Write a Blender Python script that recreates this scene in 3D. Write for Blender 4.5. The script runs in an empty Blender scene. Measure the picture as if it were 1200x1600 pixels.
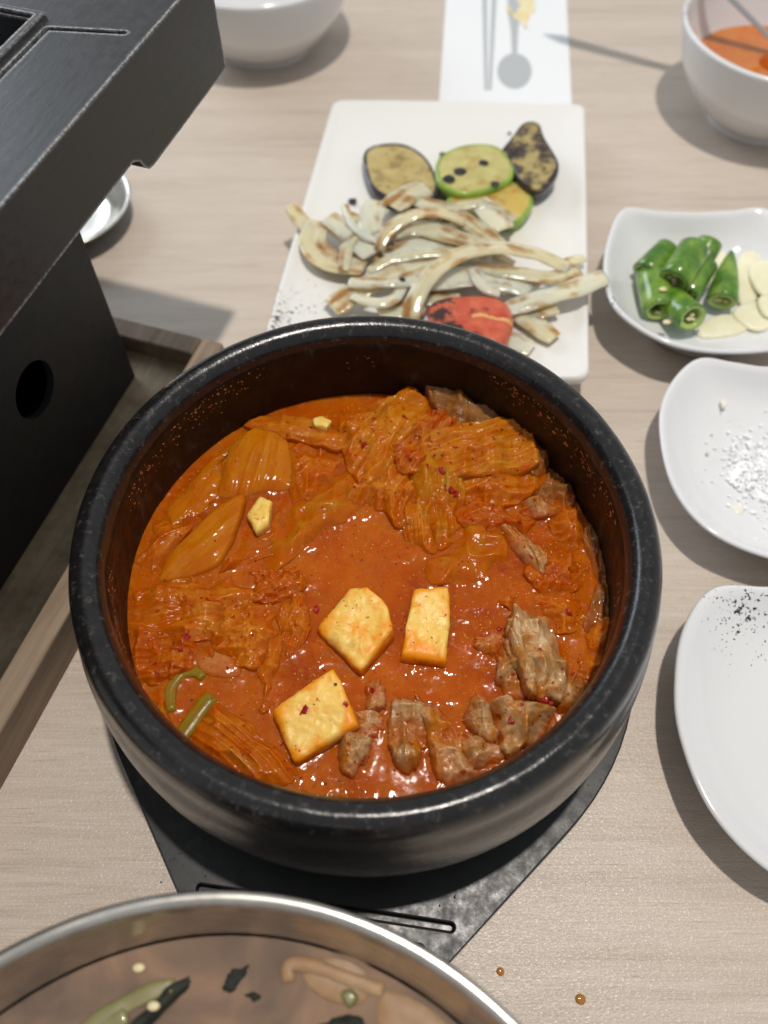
import bpy, bmesh, math, random
import numpy as np
from mathutils import Vector, Matrix
random.seed(7); RNG = np.random.default_rng(7)
S = 0.01                                   # everything below is authored in centimetres
sc = bpy.context.scene
C = sc.collection
# ------------------------------------------------------------------ camera
PITCH, FPX = math.radians(58.25), 1300.0
CAM = np.array([0.554, -12.94, 30.1])
cd = bpy.data.cameras.new('camera'); cam = bpy.data.objects.new('camera', cd); C.objects.link(cam)
cam.location = CAM * S; cam.rotation_euler = (math.pi / 2 - PITCH, 0, 0)
cd.sensor_fit = 'VERTICAL'; cd.sensor_height = 36; cd.lens = FPX / 1600 * 36
cd.clip_start = 0.01; cd.clip_end = 50
cd.dof.use_dof = True; cd.dof.focus_distance = 0.272; cd.dof.aperture_fstop = 8.0
sc.camera = cam
# ------------------------------------------------------------------ light: one ceiling lamp, a cool window, room ambience
w = bpy.data.worlds.new('World'); sc.world = w; w.use_nodes = True
w.node_tree.nodes['Background'].inputs[0].default_value = (0.93, 0.97, 1.0, 1)
w.node_tree.nodes['Background'].inputs[1].default_value = 0.48
def area(name, loc, target, size, power, col, shape='DISK', sy=None):
    l = bpy.data.lights.new(name, 'AREA'); l.shape = shape; l.size = size * S
    if sy: l.size_y = sy * S
    l.energy = power; l.color = col
    o = bpy.data.objects.new(name, l); C.objects.link(o); o.location = Vector(loc) * S
    o.rotation_euler = (Vector(target) - Vector(loc)).to_track_quat('-Z', 'Y').to_euler()
    return o
area('ceiling_lamp', (13, 6, 150), (2, 4, 0), 5.0, 16.5, (1.0, 0.93, 0.85))
area('window_light', (-170, 190, 120), (0, 5, 0), 120, 26, (0.80, 0.90, 1.0), 'RECTANGLE', 120)
sc.view_settings.view_transform = 'Standard'; sc.view_settings.look = 'None'
sc.view_settings.exposure = -0.08; sc.view_settings.gamma = 1.0
sc.cycles.use_denoising = True
sc.cycles.max_bounces = 8; sc.cycles.caustics_reflective = False; sc.cycles.sample_clamp_indirect = 6
# ------------------------------------------------------------------ geometry helpers
_F = np.array([0, math.cos(PITCH), -math.sin(PITCH)]); _U = np.array([0, math.sin(PITCH), math.cos(PITCH)])
def at(x, y, z=0.0):
    """point of the place at height z (cm) seen at photo pixel x, y"""
    d = _F + np.array([1., 0, 0]) * (x - 600) / FPX - _U * (y - 800) / FPX
    return CAM + d * ((z - CAM[2]) / d[2])
def _hash(ix, iy, iz, s):
    h = (ix * 374761393 + iy * 668265263 + iz * 2147483647 + s * 974634777) & 0xffffffff
    h = ((h ^ (h >> 13)) * 1274126177) & 0xffffffff
    return ((h ^ (h >> 16)) & 0xffff) / 32767.5 - 1.0
def vnoise(P, seed=0):
    P = np.asarray(P, float); i = np.floor(P).astype(np.int64); f = P - i; f = f * f * f * (f * (f * 6 - 15) + 10)
    r = 0
    for dx in (0, 1):
        wx = f[..., 0] if dx else 1 - f[..., 0]
        for dy in (0, 1):
            wy = f[..., 1] if dy else 1 - f[..., 1]
            for dz in (0, 1):
                wz = f[..., 2] if dz else 1 - f[..., 2]
                r = r + wx * wy * wz * _hash(i[..., 0] + dx, i[..., 1] + dy, i[..., 2] + dz, seed)
    return r
def fbm(P, oct=4, seed=0, ridge=False):
    P = np.asarray(P, float); r = 0; a = 1.0; t = 0
    for o in range(oct):
        n = vnoise(P * 2 ** o + 17.3 * o, seed + o)
        if ridge: n = 1 - 2 * np.abs(n)
        r = r + a * n; t += a; a *= 0.5
    return r / t
def link(name, me, mat=None, parent=None, loc=(0, 0, 0), label=None, cat=None, group=None, kind=None, smooth=True):
    o = bpy.data.objects.new(name, me); C.objects.link(o)
    if mat is not None and me is not None and not me.materials: me.materials.append(mat)
    if parent is not None: o.parent = parent
    o.location = Vector([float(c) for c in loc]) * S
    if label: o['label'] = label
    if cat: o['category'] = cat
    if group: o['group'] = group
    if kind: o['kind'] = kind
    if smooth and me is not None: me.polygons.foreach_set('use_smooth', [True] * len(me.polygons))
    return o
def mesh(name, v, f, uv=None, origin=None):
    v = np.asarray(v, float)
    if origin is not None: v = v - np.asarray(origin, float)
    me = bpy.data.meshes.new(name); me.from_pydata((v * S).tolist(), [], f)
    if uv is not None:
        l = me.uv_layers.new(name='UVMap'); vi = np.zeros(len(me.loops), np.int32); me.loops.foreach_get('vertex_index', vi)
        l.data.foreach_set('uv', np.asarray(uv, float)[vi].ravel())
    me.update(); return me
def base_of(v):
    v = np.asarray(v); return np.array([v[:, 0].mean(), v[:, 1].mean(), v[:, 2].min()])
def thing(name, v, f, mat, label, cat, group=None, uv=None, kind=None, smooth=True):
    b = base_of(v); return link(name, mesh(name, v, f, uv, b), mat, None, b, label, cat, group, kind, smooth)
def part(name, v, f, mat, parent, uv=None, smooth=True, label=None, kind=None):
    b = np.array(parent.location) / S if parent.parent is None else (np.array(parent.parent.location) + 0) / S
    return link(name, mesh(name, v, f, uv, b), mat, parent, (0, 0, 0), label, None, None, kind, smooth)
def empty(name, loc, label, cat, group=None, rz=0):
    o = link(name, None, None, None, loc, label, cat, group); o.rotation_euler[2] = rz; o.empty_display_size = .01; return o
def grid_faces(n, m, wrap=True, flip=False):
    F = []
    for j in range(m - 1):
        for i in range(n if wrap else n - 1):
            k = (i + 1) % n
            q = (j * n + i, j * n + k, (j + 1) * n + k, (j + 1) * n + i)
            F.append(q[::-1] if flip else q)
    return F
def lathe(prof, n=96, c=(0, 0), cap=True):
    v = []; a = np.linspace(0, 2 * np.pi, n, endpoint=False)
    for r, z in prof: v.append(np.stack([c[0] + r * np.cos(a), c[1] + r * np.sin(a), np.full(n, z)], -1))
    v = np.concatenate(v); f = grid_faces(n, len(prof))
    if cap:
        if prof[0][0] > 0: f.append(tuple(range(n))[::-1])
        if prof[-1][0] > 0: f.append(tuple(range((len(prof) - 1) * n, len(prof) * n)))
    return v, f
def smooth_prof(p, k=6):
    p = np.asarray(p, float); q = np.vstack([p[0] * 2 - p[1], p, p[-1] * 2 - p[-2]]); out = []
    for i in range(1, len(q) - 2):
        for t in np.linspace(0, 1, k, endpoint=False):
            a, b, c, d = q[i - 1], q[i], q[i + 1], q[i + 2]
            out.append(.5 * (2 * b + (c - a) * t + (2 * a - 5 * b + 4 * c - d) * t * t + (3 * b - a - 3 * c + d) * t ** 3))
    out.append(p[-1]); return np.array(out)
def closed_curve(p, n, sm=1.0):
    p = np.asarray(p, float); m = len(p); out = []
    seg = np.linalg.norm(np.roll(p, -1, 0) - p, axis=1); cum = np.concatenate([[0], np.cumsum(seg)]); L = cum[-1]
    for s in np.linspace(0, L, n, endpoint=False):
        i = min(np.searchsorted(cum, s, 'right') - 1, m - 1); t = (s - cum[i]) / max(seg[i], 1e-9)
        a, b, c, d = p[i - 1], p[i], p[(i + 1) % m], p[(i + 2) % m]
        cr = .5 * (2 * b + (c - a) * t + (2 * a - 5 * b + 4 * c - d) * t * t + (3 * b - a - 3 * c + d) * t ** 3)
        out.append(cr * sm + (b + (c - b) * t) * (1 - sm))
    return np.array(out)
def in_poly(X, Y, poly):
    r = np.zeros(X.shape, bool); n = len(poly); j = n - 1
    for i in range(n):
        xi, yi = poly[i]; xj, yj = poly[j]
        r ^= ((yi > Y) != (yj > Y)) & (X < (xj - xi) * (Y - yi) / (yj - yi + 1e-12) + xi); j = i
    return r
STEW = []                                   # outlines of what breaks the broth surface
def patch(px, z, h=.35, thick=.7, ribs=None, wr=(.06, 1.2), tilt=(0, 0), jag=0.0, n=150, m=34, pw=3.2, sm=1.0, edge=.1, fold=None, seed=None, stew=True, lip=0.0, fold_=0.0):
    """a solid piece of food: outline px at height z, domed and ribbed top, rounded edge, closed underside"""
    seed = random.randrange(9999) if seed is None else seed
    P = np.array([at(x, y, z)[:2] for x, y in px]); b = closed_curve(P, n, sm); c = b.mean(0)
    if jag:
        a = np.arange(n) / n * 2 * np.pi; k = fbm(np.stack([np.cos(a) * 3, np.sin(a) * 3, a * 0 + seed], -1), 4, seed)
        b = c + (b - c) * (1 + jag * k)[:, None]
    if stew: STEW.append(b)
    rad = np.linalg.norm(b - c, axis=1).mean(); V = []; UVs = []
    if ribs:
        ang = math.radians(ribs[0]); rd = np.array([math.cos(ang), math.sin(ang)]); rp = np.array([-rd[1], rd[0]])
    else: rd, rp = np.array([1., 0]), np.array([0, 1.])
    rs = 1 - np.linspace(1, 0, m) ** 1.35
    for r in rs:
        q = c + (b - c) * max(r, 1e-3); d = q - c
        al, ac = d @ rd, d @ rp
        e = np.clip((1 - r) * rad / edge, 0, 1); e = np.sqrt(1 - (1 - e) ** 2)
        Q3 = np.stack([q[:, 0], q[:, 1], np.full(n, seed * 1.37)], -1)
        zz = z + h * (.6 * (1 - r ** pw) + (.3 + .5 * fold_) * (fbm(Q3 * .75, 2, seed + 11, True) if fold_ else 0.)) - (1 - e) * min(edge * 1.2, thick * .6) + tilt[0] * d[:, 0] + tilt[1] * d[:, 1] + lip * r ** 4
        if ribs:
            wv = vnoise(np.stack([al * .5, ac * .9, al * 0 + seed], -1), seed + 3)
            wv2 = vnoise(np.stack([al * .9, ac * 1.6, al * 0 + seed + 31.], -1), seed + 13)
            ph = (ac + (.35 * wv + .22 * wv2) * min(1, 2.2 * ribs[1])) / ribs[1] + al * .12
            zz = zz + ribs[2] * ((1 - np.abs(np.sin(np.pi * ph))) ** 1.4 - .35) * (.6 + .6 * vnoise(np.stack([al * .7, ac * 2, al * 0 + 5.], -1), seed)) * min(1, (1 - r) * 5 + .15)
        if wr: zz = zz + (wr[0] * fbm(Q3 * wr[1], 4, seed, True) + .27 * wr[0] * fbm((Q3 + .25 * vnoise(Q3 * 1.7, seed)[:, None]) * wr[1] * 2.7, 3, seed + 4, True)) * (.5 + .5 * e)
        if jag: zz = zz + 1.1 * jag * r ** 3 * vnoise(np.stack([d[:, 0] * 1.8, d[:, 1] * 1.8, d[:, 0] * 0 + seed * .7], -1), seed + 6)
        if fold:
            fa = math.radians(fold[0]); fd = np.array([-math.sin(fa), math.cos(fa)])
            s = d @ fd; zz = zz + fold[1] * np.exp(-((s - fold[2]) / fold[3]) ** 2) * min(1, (1 - r) * 5 + .3)
        V.append(np.column_stack([q, zz])); UVs.append(np.column_stack([al, ac]))
    for k, (sc_, dz) in enumerate([(1.0, -.35), (.97, -.7), (.8, -1.0), (1e-3, -1.02)]):
        q = c + (b - c) * sc_; zb = np.full(n, z + dz * thick) + tilt[0] * (q - c)[:, 0] * .7 + tilt[1] * (q - c)[:, 1] * .7
        zb = np.minimum(zb, V[m - 1][:, 2] - .02 * (k + 1)) if k < 2 else zb
        V.append(np.column_stack([q, zb])); UVs.append(np.column_stack([(q - c) @ rd, (q - c) @ rp]))
    return np.concatenate(V), grid_faces(n, m + 4), np.concatenate(UVs)
def ribbon(px, width, thick=.25, arch=.15, zs=None, z=2.3, n=30, seed=None, wr=.03, taper=(.75, .75), world=None, ridg=0.0, stew=False):
    """a curved strip following photo pixels px at heights zs; arched cross-section, rounded ends"""
    seed = random.randrange(9999) if seed is None else seed
    if world is not None: P = np.asarray(world, float)
    else:
        zs = zs if zs is not None else [z] * len(px); P = np.array([at(x, y, q) for (x, y), q in zip(px, zs)])
    P = smooth_prof(P, 10); L = np.concatenate([[0], np.cumsum(np.linalg.norm(np.diff(P, axis=0), axis=1))])
    s = np.linspace(0, L[-1], n); Q = np.stack([np.interp(s, L, P[:, i]) for i in range(3)], -1)
    T = np.gradient(Q, axis=0); T /= np.linalg.norm(T, axis=1)[:, None]
    side = np.cross(T, [0, 0, 1.]); side /= np.linalg.norm(side, axis=1)[:, None] + 1e-9; up = np.cross(side, T)
    K = 18; ca = np.linspace(0, 2 * np.pi, K, endpoint=False); V = []; UVs = []
    for i in range(n):
        t = i / (n - 1); e = min(t, 1 - t) * L[-1]; rr = thick * .8
        cap = math.sqrt(max(0, 1 - (1 - min(1, e / rr)) ** 2)); tp = taper[0] + (1 - taper[0]) * min(1, t * 4) if t < .5 else taper[1] + (1 - taper[1]) * min(1, (1 - t) * 4)
        wv = 1 + .12 * vnoise(np.array([[t * 4, seed, 0.]]), seed)[0]
        cx = np.sign(np.cos(ca)) * np.abs(np.cos(ca)) ** .6 * width / 2 * tp * wv * (.85 + .15 * cap)
        cz = np.sign(np.sin(ca)) * np.abs(np.sin(ca)) ** .7 * thick / 2 * max(cap, .05) - arch * (cx / (width / 2)) ** 2
        if ridg: cz = cz + ridg * np.cos(cx / width * 40) * (np.sin(ca) > 0)
        q = Q[i] + side[i] * cx[:, None] + up[i] * cz[:, None]
        q = q + up[i] * (wr * fbm(q * 2.2 + seed, 3, seed))[:, None]
        V.append(q); UVs.append(np.column_stack([np.full(K, s[i]), cx]))
    f = grid_faces(K, n); f.append(tuple(range(K))[::-1]); f.append(tuple(range((n - 1) * K, n * K)))
    if stew:
        l = Q[:, :2] + side[:, :2] * width / 2; r = Q[:, :2] - side[:, :2] * width / 2; STEW.append(np.vstack([l, r[::-1]]))
    return np.concatenate(V), f, np.concatenate(UVs)
def slab(px, z, thick, tilt=(0, 0), bev=.19, shrink=1.0, n=110, seed=0, rough=.032, stew=True):
    """cut block (tofu): flat tilted top with crisp corners, cut sides"""
    P = np.array([at(x, y, z)[:2] for x, y in px]); m = len(P); pts = []
    for i in range(m):
        a, b, d = P[i - 1], P[i], P[(i + 1) % m]; k = .13
        pts += [b + (a - b) / np.linalg.norm(a - b) * k, b + (a + d - 2 * b) * .015, b + (d - b) / np.linalg.norm(d - b) * k]
    b = closed_curve(np.array(pts), n, .35); c = b.mean(0)
    if stew: STEW.append(b)
    rad = np.linalg.norm(b - c, axis=1).mean(); V = []
    for r, dz in [(t, 0) for t in np.linspace(1e-3, 1 - bev / rad, 16)] + [(1 - bev / rad * .55, -bev * .1), (1 - bev / rad * .2, -bev * .35), (1, -bev)] + [(1 + (shrink - 1) * t, -bev - (thick - bev) * t) for t in (.25, .5, .75, 1)] + [(.5, -thick * 1.01), (1e-3, -thick * 1.01)]:
        q = c + (b - c) * r; d = q - c
        V.append(np.column_stack([q, z + dz + d @ np.array(tilt)]))
    V = np.concatenate(V); V[:, 2] += rough * 3 * fbm(V * 1.1 + seed, 3, seed) + rough * fbm(V * 6 + seed, 3, seed + 9)
    V[:, :2] += (rough * 2 * fbm(V * 2.5 + seed + 40, 3, seed + 2))[:, None]
    return V, grid_faces(n, len(V) // n), V[:, :2] - c
def prism(poly, z0, z1, bev=0.0):
    bm = bmesh.new(); vs = [bm.verts.new((x, y, z0)) for x, y in poly]; fc = bm.faces.new(vs)
    if fc.normal.z > 0 or True: bm.normal_update()
    if fc.normal.z > 0: fc.normal_flip()
    r = bmesh.ops.extrude_face_region(bm, geom=[fc]); bmesh.ops.translate(bm, verts=[e for e in r['geom'] if isinstance(e, bmesh.types.BMVert)], vec=(0, 0, z1 - z0))
    bmesh.ops.recalc_face_normals(bm, faces=bm.faces)
    if bev: bmesh.ops.bevel(bm, geom=[e for e in bm.edges if e.calc_face_angle(0) > .5], offset=bev, segments=3, profile=.6, affect='EDGES')
    return bm
def bm_data(bm):
    bm.verts.index_update(); v = np.array([x.co[:] for x in bm.verts]); f = [tuple(x.index for x in p.verts) for p in bm.faces]; bm.free(); return v, f
def box(x0, x1, y0, y1, z0, z1, bev=.05): return bm_data(prism([(x0, y0), (x1, y0), (x1, y1), (x0, y1)], z0, z1, bev))
def cut(vf, cutters, bev=0.0):
    """vf minus the cutter solids"""
    o = bpy.data.objects.new('a', mesh('a', *vf)); C.objects.link(o); tmp = []
    for cv in cutters:
        k = bpy.data.objects.new('b', mesh('b', *cv)); C.objects.link(k); tmp.append(k)
        md = o.modifiers.new('c', 'BOOLEAN'); md.operation = 'DIFFERENCE'; md.solver = 'EXACT'; md.object = k
    if bev:
        md = o.modifiers.new('v', 'BEVEL'); md.width = bev * S; md.segments = 3; md.limit_method = 'ANGLE'; md.angle_limit = .6
    dg = bpy.context.evaluated_depsgraph_get(); m2 = bpy.data.meshes.new_from_object(o.evaluated_get(dg))
    v = np.array([x.co[:] for x in m2.vertices]) / S; f = [tuple(p.vertices) for p in m2.polygons]
    for t in tmp: bpy.data.objects.remove(t)
    bpy.data.objects.remove(o); return v, f
def capsule(a, b, r, n=10):
    a, b = np.array(a, float), np.array(b, float); d = (b - a) / np.linalg.norm(b - a); t = math.atan2(d[1], d[0]); out = []
    for c, s in ((b, -math.pi / 2), (a, math.pi / 2)):
        for i in range(n + 1): out.append((c[0] + r * math.cos(t + s + math.pi * i / n), c[1] + r * math.sin(t + s + math.pi * i / n)))
    return out
# ------------------------------------------------------------------ materials
class M:
    def __init__(s, name, rough=.4, spec=.5, **kw):
        s.m = bpy.data.materials.new(name); s.m.use_nodes = True; s.t = s.m.node_tree; s.b = s.t.nodes['Principled BSDF']
        s.set('Roughness', rough); s.set('Specular IOR Level', spec)
        for k, v in kw.items(): s.set(k.replace('_', ' '), v)
        s.co = s.n('ShaderNodeTexCoord'); mp = s.n('ShaderNodeMapping'); mp.inputs['Scale'].default_value = (100, 100, 100)
        s.l(s.co.outputs['Object'], mp.inputs[0]); s.obj = mp.outputs[0]; s.uv = s.co.outputs['UV']
    def n(s, t): return s.t.nodes.new(t)
    def l(s, a, b): s.t.links.new(a, b)
    def set(s, k, v):
        i = s.b.inputs[k]
        if hasattr(v, 'links') or isinstance(v, bpy.types.NodeSocket): s.l(v, i)
        else: i.default_value = tuple(v) + (1,) if isinstance(v, (tuple, list)) and len(v) == 3 and i.type == 'RGBA' else v
        return s
    def inp(s, sock, v):
        if isinstance(v, bpy.types.NodeSocket): s.l(v, sock)
        else: sock.default_value = tuple(v) + (1,) if isinstance(v, (tuple, list)) and len(v) == 3 and sock.type == 'RGBA' else v
    def map(s, vec, scale=(1, 1, 1), loc=(0, 0, 0), rot=0):
        m = s.n('ShaderNodeMapping'); s.l(vec, m.inputs[0]); m.inputs['Scale'].default_value = scale; m.inputs['Location'].default_value = loc; m.inputs['Rotation'].default_value = (0, 0, rot); return m.outputs[0]
    def noise(s, scale, detail=4, rough=.55, vec=None, dist=0):
        x = s.n('ShaderNodeTexNoise'); s.l(vec if vec is not None else s.rnd(), x.inputs['Vector']); x.inputs['Scale'].default_value = scale; x.inputs['Detail'].default_value = detail; x.inputs['Roughness'].default_value = rough; x.inputs['Distortion'].default_value = dist; return x.outputs[0]
    def rnd(s):
        if not hasattr(s, '_r'):
            oi = s.n('ShaderNodeObjectInfo'); k = s.n('ShaderNodeVectorMath'); k.operation = 'SCALE'; k.inputs[0].default_value = (37, 91, 53); s.l(oi.outputs['Random'], k.inputs['Scale'])
            a = s.n('ShaderNodeVectorMath'); s.l(s.obj, a.inputs[0]); s.l(k.outputs[0], a.inputs[1]); s._r = a.outputs[0]
        return s._r
    def vor(s, scale, vec=None, feat='F1', out='Distance', rnd=1.0):
        x = s.n('ShaderNodeTexVoronoi'); x.feature = feat; s.l(vec if vec is not None else s.rnd(), x.inputs['Vector']); x.inputs['Scale'].default_value = scale; x.inputs['Randomness'].default_value = rnd; return x.outputs[out]
    def ramp(s, fac, stops, interp='LINEAR'):
        r = s.n('ShaderNodeValToRGB'); s.l(fac, r.inputs[0]); e = r.color_ramp.elements; r.color_ramp.interpolation = interp
        while len(e) < len(stops): e.new(.5)
        for x, (p, c) in zip(e, stops): x.position = p; x.color = tuple(c) + (1,) if isinstance(c, (tuple, list)) else (c, c, c, 1)
        return r.outputs[0]
    def mix(s, fac, a, b, mode='MIX'):
        x = s.n('ShaderNodeMix'); x.data_type = 'RGBA'; x.blend_type = mode; s.inp(x.inputs[0], fac); s.inp(x.inputs[6], a); s.inp(x.inputs[7], b); return x.outputs[2]
    def math(s, op, a, b=0.0):
        x = s.n('ShaderNodeMath'); x.operation = op; s.inp(x.inputs[0], a); s.inp(x.inputs[1], b); return x.outputs[0]
    def ball(s, c, r):
        """1 at the object-space point c (cm), 0 beyond r"""
        d = s.n('ShaderNodeVectorMath'); d.operation = 'DISTANCE'; s.l(s.obj, d.inputs[0]); d.inputs[1].default_value = c
        x = s.n('ShaderNodeMapRange'); s.l(d.outputs['Value'], x.inputs[0]); x.inputs[1].default_value = 0; x.inputs[2].default_value = r; x.inputs[3].default_value = 1; x.inputs[4].default_value = 0; return x.outputs[0]
    def bump(s, h, strength=.3, dist=.02, prev=None):
        x = s.n('ShaderNodeBump'); s.l(h, x.inputs['Height']); x.inputs['Strength'].default_value = strength; x.inputs['Distance'].default_value = dist * S
        if prev is not None: s.l(prev, x.inputs['Normal'])
        s.l(x.outputs[0], s.b.inputs['Normal']); s.nrm = x.outputs[0]; return s
    def sss(s, wgt, radius, scale=1.0):
        s.set('Subsurface Weight', wgt); s.b.inputs['Subsurface Radius'].default_value = radius; s.set('Subsurface Scale', scale * S); return s
# table laminate
T = M('table_laminate', .42, .45)
g = T.map(T.obj, (.035, .75, 1), rot=math.radians(4)); g2 = T.map(T.obj, (.16, 3.2, 1), rot=math.radians(4)); g3 = T.map(T.obj, (.45, 17, 1), rot=math.radians(4))
n1 = T.noise(1, 5, .6, g, .6); n2 = T.noise(1, 5, .6, g2, .4); n3 = T.noise(1, 3, .6, g3)
c1 = T.ramp(n1, [(.3, (.43, .35, .275)), (.5, (.57, .48, .39)), (.72, (.68, .59, .50))])
c1 = T.mix(T.ramp(n2, [(.35, 0.0), (.7, 1.0)]), c1, (.63, .55, .475)); c1 = T.mix(.36, c1, T.ramp(n3, [(.3, (.37, .30, .245)), (.65, (.63, .55, .475))]))
pores = T.ramp(T.noise(1, 3, .6, T.map(T.obj, (.55, 11, 1), rot=math.radians(4)), .3), [(.61, 0.), (.68, .45)]); c1 = T.mix(pores, c1, (.33, .26, .205)); T.set('Base Color', c1); pb = T.noise(8, 2, .55, T.map(T.obj, (1, 1.9, 1), rot=-.6), .4); T.bump(pb, 1.0, .03); T.bump(n2, .12, .03, T.nrm)
T.set('Roughness', T.ramp(pb, [(.3, .40), (.7, .26)]))
# black earthenware
PB = M('black_earthenware', .34, .5)
a = PB.noise(2.2, 6, .65); b = PB.noise(14, 3, .6); d = PB.noise(.9, 4, .6)
sepz = PB.n('ShaderNodeSeparateXYZ'); PB.l(PB.obj, sepz.inputs[0]); topw = PB.ramp(PB.math('DIVIDE', sepz.outputs[2], 10.), [(.60, 0.), (.72, 1.)])
scuff_glint = PB.math('MULTIPLY', PB.ramp(PB.noise(3.5, 6, .75), [(.56, 0.), (.78, 1.)]), PB.math('ADD', PB.math('MULTIPLY', topw, .75), .10))  # real scuffs, paler towards the rim where its mottled highlight is painted in
PB.set('Base Color', PB.mix(scuff_glint, PB.ramp(a, [(.3, (.006, .0055, .006)), (.75, (.016, .015, .015))]), (.13, .125, .12)))
PB.set('Roughness', PB.ramp(PB.noise(3.5, 5, .7), [(.35, .15), (.7, .30)])); PB.set('Specular IOR Level', .5); PB.bump(b, .14, .012); PB.bump(a, .35, .05, PB.nrm)
PI = M('brown_glaze', .30, .22)
a = PI.noise(1.6, 5, .6, PI.map(PI.obj, (1, 1, .5)))
PI.set('Base Color', PI.ramp(a, [(.3, (.004, .0025, .002)), (.6, (.009, .0055, .004)), (.8, (.020, .012, .008))])); PI.bump(PI.noise(9, 4, .6), .2, .02); smr = PI.ramp(PI.noise(1, 3, .6, PI.map(PI.obj, (1.6, 1.6, .35))), [(.62, 0.), (.74, 1.)])
PI.set('Roughness', PI.ramp(PI.noise(2.5, 5, .6), [(.35, .35), (.7, .6)])); PI.set('Base Color', PI.mix(PI.math('MULTIPLY', smr, .5), PI.b.inputs['Base Color'].links[0].from_socket, (.06, .048, .042)))
RES = M('dried_chili', .5); RES.set('Base Color', RES.ramp(RES.noise(6), [(.35, (.22, .05, .015)), (.65, (.50, .20, .09))]))
TRI = M('black_plastic', .38, .5); a = TRI.noise(10, 4, .7)
TRI.set('Base Color', TRI.ramp(TRI.noise(1.2, 5, .7), [(.35, (.006, .006, .007)), (.7, (.012, .012, .013))])); TRI.bump(a, .25, .01); TRI.set('Roughness', TRI.ramp(TRI.noise(2.0, 6, .7), [(.35, .30), (.7, .55)]))
CI = M('cast_iron_paint', .36, .38); a = CI.noise(3, 6, .7); b = CI.noise(11, 5, .7)
geo = CI.n('ShaderNodeNewGeometry'); bv = CI.n('ShaderNodeBevel'); bv.samples = 6; bv.inputs['Radius'].default_value = .2 * S; dp = CI.n('ShaderNodeVectorMath'); dp.operation = 'DOT_PRODUCT'; CI.l(bv.outputs[0], dp.inputs[0]); CI.l(geo.outputs['True Normal'], dp.inputs[1]); pt = CI.ramp(dp.outputs['Value'], [(.86, 1.), (.985, 0.)])
CI.set('Base Color', CI.mix(CI.math('MULTIPLY', pt, CI.ramp(b, [(.4, .1), (.6, .8)])), CI.ramp(a, [(.3, (.020, .020, .022)), (.75, (.038, .039, .041))]), (.65, .65, .66))); CI.bump(b, .30, .012); CI.bump(CI.noise(1.0, 5, .6, CI.map(CI.obj, (5, .7, 5))), .30, .03, CI.nrm)  # worn edges, paled further so the edge highlight sits in the colour
CI.set('Roughness', CI.ramp(a, [(.3, .30), (.7, .5)]))
BB = M('burner_sheet_steel', .55, .4); BB.set('Base Color', BB.ramp(BB.noise(2, 5, .6), [(.3, (.016, .015, .015)), (.7, (.026, .025, .024))])); BB.bump(BB.noise(18, 3, .6), .2, .01)
IN = M('burner_interior', .6, .3); IN.set('Base Color', (.012, .012, .014))
BR = M('brass_cone', .3, .5, Metallic=.8); BR.set('Base Color', (.30, .25, .13))
WD = M('tray_wood', .6, .3); a = WD.noise(1, 6, .65, WD.map(WD.obj, (2.2, .16, 2.2)), .5); b = WD.noise(.8, 5, .6)
WD.set('Base Color', WD.mix(WD.ramp(b, [(.4, 0.), (.7, .3)]), WD.ramp(a, [(.3, (.17, .115, .075)), (.55, (.29, .21, .145)), (.75, (.38, .295, .215))]), (.30, .25, .19))); WD.bump(a, .3, .04)
WF = M('tray_floor_wood', .6, .35); a = WF.noise(1, 6, .65, WF.map(WF.obj, (2.0, .22, 2)), .8); b = WF.noise(.7, 6, .65)
WF.set('Base Color', WF.mix(WF.ramp(b, [(.42, 0.), (.66, .8)]), WF.ramp(a, [(.3, (.34, .25, .155)), (.7, (.56, .44, .30))]), (.24, .17, .11))); WF.bump(a, .3, .03)
def ceramic(name, spk=None, base=(.70, .70, .70), rough=.12, scale=5.0, stain=None):
    m = M(name, rough, .5); col = m.mix(m.ramp(m.noise(.5, 3), [(.4, 0.), (.7, .25)]), base, (base[0] * .96, base[1] * .95, base[2] * .93))
    if stain:
        s1 = m.math('MULTIPLY', m.ball(stain[0], stain[1]), m.ramp(m.noise(.8, 4), [(.45, 0.), (.65, 1.)])); col = m.mix(m.math('MULTIPLY', s1, .6), col, (.80, .72, .50))
    if spk:
        for c, r in spk:
            mask = m.ball(c, r)
            big = m.math('GREATER_THAN', m.math('ADD', m.noise(scale, 3, .65), m.math('MULTIPLY', mask, .285)), .845)
            sm_ = m.math('GREATER_THAN', m.math('ADD', m.noise(scale * 1.9, 2, .5), m.math('MULTIPLY', mask, .235)), .83)
            col = m.mix(m.math('MULTIPLY', m.math('MAXIMUM', big, sm_), m.math('GREATER_THAN', mask, .02)), col, (.035, .033, .035))
    m.set('Base Color', col); m.bump(m.noise(1.3, 3), .06, .05); m.set('Coat Weight', .3); return m.m
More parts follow.
